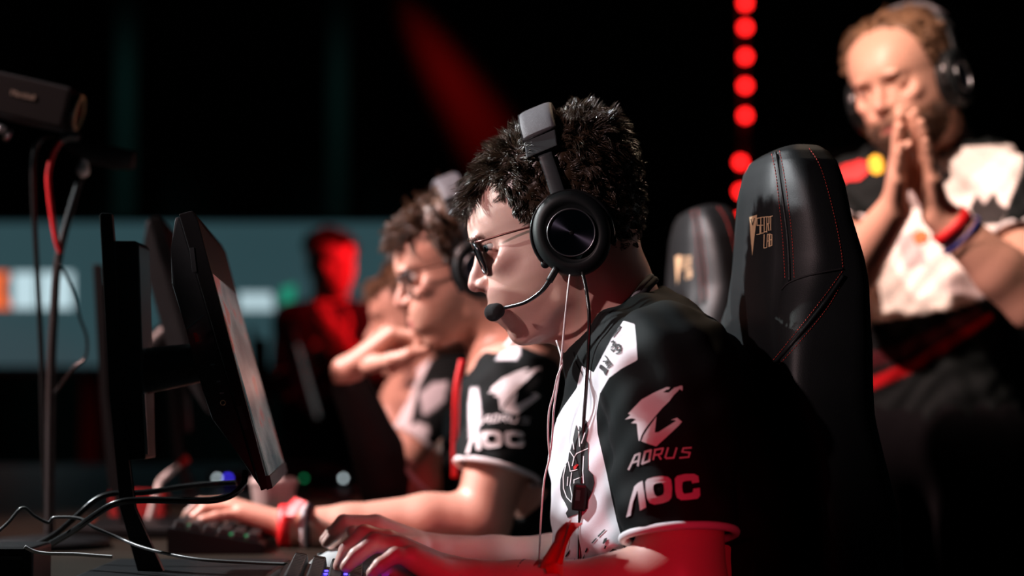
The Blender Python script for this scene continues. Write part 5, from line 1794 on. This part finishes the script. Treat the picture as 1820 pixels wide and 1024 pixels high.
# man lit red at the back
def bystander(name, label, head, S0, shl, shr, elbows, hands, cloth, hairm, skin, legs=True, Y0=7.0):
    lo = np.min([shl, shr, head.o] + list(elbows) + list(hands), axis=0) - (0.25, 0.3, 0.35)
    hi = np.max([shl, shr, head.o] + list(elbows) + list(hands), axis=0) + (0.25, 0.3, 0.25)
    f = Field(lo, hi, 0.008)
    head.build(f, False)
    mid = (np.asarray(shl) + shr) / 2
    lf = np.asarray(shl) - shr; lf[2] = 0; lf = lf / np.linalg.norm(lf)
    f.chain([head.w(-20, 0, -60), mid + (0, 0, 0.03)], [0.058, 0.07], 0.02)
    cols(f, [mid, mid - (0, 0, 0.3)], [0.08, 0.08], lf, 0.07)
    for s, e, h_, g in ((shl, elbows[0], hands[0], 1), (shr, elbows[1], hands[1], -1)):
        f.cone(mid, s, 0.06, 0.055, 0.03); f.cone(s, e, 0.052, 0.044, 0.02); f.cone(e, h_, 0.042, 0.028, 0.012)
        d = np.asarray(h_) - e
        mcp, fin, th = frame_hand(h_, d, (-g * 0.3, -1, 0.2), g, [(20, 25, 15)] * 4)
        hand(f, h_, mcp, fin, th)
    V, Q = f.mesh(); V = laplace(V, Q, 1)
    p = mesh_obj('person', V, Q, M['skin_plain'])
    set_col(p, head.colour(V, skin, beard=0.2))
    tag(p, label, 'person')
    j = Field(lo - (0, 0, 0.35), hi, 0.009)
    cols(j, [mid + (0, 0, -0.02), mid - (0, 0, 0.25), mid - (0, 0, 0.52)], [0.098, 0.105, 0.11], lf, 0.075)
    for s, e in ((shl, elbows[0]), (shr, elbows[1])):
        j.cone(mid, s, 0.075, 0.072, 0.03); j.cone(s, np.asarray(s) * 0.35 + np.asarray(e) * 0.65, 0.068, 0.06, 0.02)
    j.cone(head.w(-20, 0, -60), mid + (0, 0, 0.03), 0.062, 0.062, 0.006, sub=True)
    v, q = j.mesh(); v = laplace(v, q, 2)
    keep(mesh_obj('shirt', v, q, cloth), p)
    if legs:
        pl = mid.copy(); pl[2] = 0.90
        standing_legs(p, pl, lf)
    simple_hair(head, hairm, p, count=900, length=0.02, width=0.002, h=0.008)
    return p
cloth_dark = mat('charcoal_shirt', (0.035, 0.035, 0.04), spec=0.1, rough=0.85, noise=0.2)
H5 = Head(P(588, 474, 7.3), yaw=120, pitch=6, scale=1.08)
bystander('person', 'man bathed in red light standing far behind the second player', H5, 506, P(655, 572, 7.25), P(520, 572, 7.35), (P(672, 680, 7.2), P(505, 690, 7.25)), (P(612, 610, 7.1), P(560, 640, 7.1)), cloth_dark, M['hair'], (0.6, 0.35, 0.27))
H6 = Head(P(1492, 318, 5.6), yaw=70, pitch=4)
bystander('person', 'dark haired onlooker standing in shadow behind the standing bearded man', H6, 632, P(1570, 418, 5.55), P(1425, 418, 5.65), (P(1590, 560, 5.5), P(1415, 560, 5.6)), (P(1575, 690, 5.35), P(1420, 690, 5.45)), cloth_dark, M['hair_mid'], (0.55, 0.30, 0.22))

# third chair and farther monitors
ch3, cb3 = chair("dark gaming chair of the half hidden third player", np.array([-0.10, 1.80, 0.018]))
monitor('dim monitor of the third player seen between nearer monitors', (-0.24, 1.80, 0), 0.03, detail=False)
monitor('farthest monitor with a pale screen edge near the red lit man', (-0.315, 3.75, 0), 0.03, detail=False)

# ------------------------------------------------------------------ broadcast camera on its stand
def text_mesh(name, s, size, m, mtx, parent):
    cu = bpy.data.curves.new(name, 'FONT')
    cu.body = s; cu.size = size; cu.extrude = 0.0003; cu.align_x = 'CENTER'; cu.align_y = 'CENTER'
    t = bpy.data.objects.new(name, cu); COL.objects.link(t)
    bpy.context.view_layer.update()
    me = bpy.data.meshes.new_from_object(t.evaluated_get(bpy.context.evaluated_depsgraph_get()))
    bpy.data.objects.remove(t)
    me.name = name; me.materials.clear(); me.materials.append(m); me.transform(mtx)
    o = bpy.data.objects.new(name, me); COL.objects.link(o)
    keep(o, parent)
    return o
YC = 2.95
pk = P(88, 960, YC)
cs = empty('camera_stand', (pk[0], YC, TABLE), 'thin black stand with its joint whitened as a highlight, rising behind the monitors at left', 'stand')
tube('pole', [(pk[0], YC, TABLE + 0.01), P(90, 700, YC), P(96, 560, YC), P(106, 450, YC), P(146, 305, YC)], [0.007, 0.007, 0.0065, 0.006, 0.005], M['black_matt'], cs, 10, False, 8)
lathe('base', [(0.01, 0), (0.085, 0), (0.09, 0.006), (0.085, 0.012), (0.02, 0.018), (0.008, 0.02)], M['black_plastic'], cs, 36, Matrix.Translation((pk[0], YC, TABLE)))
q = Field(P(148, 303, YC) - 0.03, P(148, 303, YC) + 0.03, 0.002); q.ell(P(148, 303, YC - 0.004), (0.010, 0.010, 0.011)); q.cone(P(148, 303, YC), P(150, 285, YC), 0.007, 0.006, 0.004)
v, f_ = q.mesh(); keep(mesh_obj('ball_joint', v, f_, M['white_plastic']), cs)  # white colour stands in for the highlight on the joint
tube('cross_arm', [P(118, 246, YC), P(150, 268, YC), P(200, 280, YC), P(238, 285, YC)], [0.010, 0.014, 0.017, 0.014], M['black_matt'], cs, 12, False, 6)
tube('clamp', [P(108, 250, YC - 0.01), P(122, 242, YC - 0.01), P(140, 246, YC - 0.01)], [0.006, 0.009, 0.005], M['grey_metal'], cs, 10, False, 5)
cc = P(60, 183, YC)
bc = empty('broadcast_camera', tuple(cc), 'compact black broadcast camera on the stand at upper left', 'camera')
Rb = Matrix.Rotation(math.radians(13), 3, 'Y')
box('body', cc, (0.118, 0.075, 0.062), M['black_plastic'], bc, Rb, 0.005, 3)
ax_ = np.array(Rb @ Vector((1, 0, 0))); ay_ = np.array(Rb @ Vector((0, 0, 1)))
lathe('lens_barrel', [(0.004, 0), (0.026, 0), (0.028, 0.004), (0.028, 0.010), (0.022, 0.012), (0.004, 0.010)], M['black_gloss'], bc, 32, frame_mtx(cc + ax_ * 0.057, (0, 1, 0), ay_, ax_))
lathe('lens_ring', [(0.024, 0.0), (0.0265, 0.001), (0.0265, 0.003), (0.024, 0.004)], M['gold'], bc, 32, frame_mtx(cc + ax_ * 0.068, (0, 1, 0), ay_, ax_), False)  # gold colour stands in for a golden highlight on the lens edge
text_mesh('maker_lettering', 'Marshall', 0.011, mat('dull_lettering', (0.35, 0.30, 0.24), rough=0.6), frame_mtx(cc - ax_ * 0.008 + np.array([0, -0.0385, 0]) + ay_ * 0.004, ax_, ay_, (0, -1, 0)), bc)
tube('highlight_stub', [P(-6, 232, YC - 0.02), P(16, 240, YC - 0.02)], 0.010, M['steel'], bc, 12, False, 3)  # steel piece added in place of a pinkish-white highlight
def cable(label, pts, r, m, n=8):
    o = tube('cable', [P(*q) for q in pts], r, M[m], None, 8, False, n)
    return tag(o, label, 'cable')
cable('black cable arching off the camera stand clamp and hanging to the left', [(112, 244, YC), (92, 240, YC), (72, 248, YC), (60, 280, YC), (60, 360, YC), (66, 480, YC), (74, 640, YC), (78, 800, YC), (84, 950, YC)], 0.0042, 'black_rubber')
cable('red cable looping down beside the camera stand', [(108, 250, YC - 0.012), (94, 275, YC - 0.012), (86, 310, YC - 0.012), (88, 345, YC - 0.012), (93, 385, YC - 0.012), (100, 425, YC - 0.012), (108, 450, YC - 0.01)], 0.0042, 'red_rubber')
cable('thin grey cable swinging from the middle of the camera stand', [(104, 470, YC - 0.01), (118, 490, YC - 0.01), (132, 525, YC - 0.01), (142, 565, YC - 0.01), (154, 600, YC - 0.01), (152, 635, YC - 0.01), (130, 655, YC - 0.01), (96, 700, YC - 0.008)], 0.0022, 'black_rubber')

# ------------------------------------------------------------------ desk clutter and cables
cable('glossy black cable curving from the nearest monitor down to the desk', [(436, 838, 2.34), (432, 862, 2.33), (412, 880, 2.32), (380, 889, 2.31), (330, 890, 2.30), (250, 889, 2.30), (205, 895, 2.30), (168, 916, 2.32), (120, 950, 2.36), (40, 990, 2.42), (-40, 1005, 2.45)], 0.0040, 'black_rubber')
cable('glossy black cable looping behind the monitor column', [(420, 858, 2.48), (380, 860, 2.48), (320, 866, 2.46), (258, 876, 2.44), (200, 878, 2.44), (168, 890, 2.44), (138, 916, 2.44), (90, 955, 2.46), (20, 985, 2.50), (-40, 996, 2.52)], 0.0036, 'black_rubber')
cable('pale crooked cable crossing the desk from the left edge to the keyboard', [(-20, 960, 2.36), (14, 930, 2.36), (40, 903, 2.36), (62, 918, 2.36), (86, 929, 2.36), (98, 920, 2.36), (142, 922, 2.35), (168, 938, 2.34), (215, 958, 2.33), (250, 972, 2.30), (300, 985, 2.27), (360, 995, 2.24), (440, 1000, 2.22), (510, 1003, 2.20)], 0.0020, 'grey_cable')
cable('short white cable lying across the dark base at lower left', [(44, 972, 2.24), (60, 980, 2.24), (82, 984, 2.24), (130, 985, 2.24), (170, 988, 2.24), (200, 990, 2.24)], 0.0020, 'white_rubber')
bx = empty('hub_box', (P(10, 1000, 2.30)[0], 2.30, TABLE), 'small dark box on the desk at the lower left corner', 'box')
box('case', (bx.location[0], 2.30, TABLE + 0.026), (0.085, 0.09, 0.052), M['black_plastic'], bx, None, 0.005, 3)
box('front_strip', (bx.location[0], 2.2545, TABLE + 0.04), (0.06, 0.002, 0.004), M['grey_plastic'], bx)
# red carton, orange card, cup, marker, invented power strip for blurred light dots
rc_ = P(248, 915, 3.72)
rx = empty('red_carton', (rc_[0], 3.72, TABLE), 'red carton standing on the desk behind the monitor column', 'carton')
box('body', (rc_[0], 3.72, TABLE + 0.023), (0.10, 0.06, 0.045), M['red_card'], rx, None, 0.002)
box('lid_flap', (rc_[0], 3.72, TABLE + 0.0475), (0.098, 0.058, 0.003), M['red_card'], rx, Matrix.Rotation(0.04, 3, 'Y'), 0.0006)
oc = P(162, 940, 3.30)
oo_ = empty('orange_card', (oc[0], 3.30, TABLE), 'orange folded card lying on the desk left of the red carton', 'card')
for g in (-1, 1):
    box('card_leaf', (oc[0] + g * 0.011, 3.30, TABLE + 0.012), (0.028, 0.04, 0.0012), M['orange_print'], oo_, Matrix.Rotation(g * 0.8, 3, 'Y'))
cu = P(486, 915, 3.25)
cp = empty('paper_cup', (cu[0], 3.25, TABLE), "white paper cup behind the second player's wrist ribbon", 'cup')
lathe('cup_wall', [(0.026, 0.0), (0.027, 0.001), (0.037, 0.078), (0.0385, 0.080), (0.038, 0.083), (0.036, 0.082), (0.026, 0.006)], M['white_plastic'], cp, 36, Matrix.Translation((cu[0], 3.25, TABLE)))
lathe('cup_lid', [(0.0375, 0.080), (0.040, 0.081), (0.040, 0.086), (0.034, 0.092), (0.005, 0.092)], M['white_plastic'], cp, 36, Matrix.Translation((cu[0], 3.25, TABLE)))
mk = tube('marker_pen', [P(284, 856, 3.35), P(322, 824, 3.35)], 0.006, M['white_plastic'], None, 12, False, 3)
tag(mk, 'pale pen with a red tip leaning behind the monitor arm', 'pen')
tube('cap', [P(320, 826, 3.35), P(334, 813, 3.35)], 0.0078, M['red_print'], mk, 12, False, 3)
tube('pen_foot', [P(284, 856, 3.35), np.array([P(262, 900, 3.35)[0], 3.35, TABLE + 0.004])], 0.006, M['white_plastic'], mk, 12, False, 3)
ps = empty('light_dot_strip', (P(500, 850, 5.0)[0], 5.0, TABLE), 'made-up dark power strip carrying tiny blurred light dots far along the desk', 'power strip')
box('body', (P(500, 850, 5.0)[0], 5.0, TABLE + 0.02), (0.36, 0.05, 0.04), M['black_plastic'], ps, None, 0.005)  # strip invented so the blurred dots of light have a carrier
for px, m_ in ((386, 'led_white'), (610, 'led_white'), (405, 'led_blue'), (540, 'led_green')):
    x_ = P(px, 850, 4.97)[0]
    x_ = min(max(x_, P(500, 850, 5.0)[0] - 0.17), P(500, 850, 5.0)[0] + 0.17)
    lathe('indicator', [(0.001, 0), (0.004, 0), (0.0045, 0.003), (0.003, 0.005), (0.0005, 0.006)], M[m_], ps, 14, frame_mtx((x_, 4.975, TABLE + 0.022), (1, 0, 0), (0, 0, 1), (0, -1, 0)))

# ------------------------------------------------------------------ origins at the base of each thing
for o in list(COL.objects):
    if o.type == 'MESH' and o.parent is None and o.data.users == 1 and o.location.length < 1e-6:
        n_ = len(o.data.vertices)
        co = np.empty(n_ * 3); o.data.vertices.foreach_get('co', co); co = co.reshape(-1, 3)
        L_ = Vector(((co[:, 0].min() + co[:, 0].max()) / 2, (co[:, 1].min() + co[:, 1].max()) / 2, co[:, 2].min()))
        o.data.transform(Matrix.Translation(-L_))
        o.location = L_
        for c_ in o.children:
            c_.matrix_parent_inverse = Matrix.Translation(-L_)
bpy.context.view_layer.update()
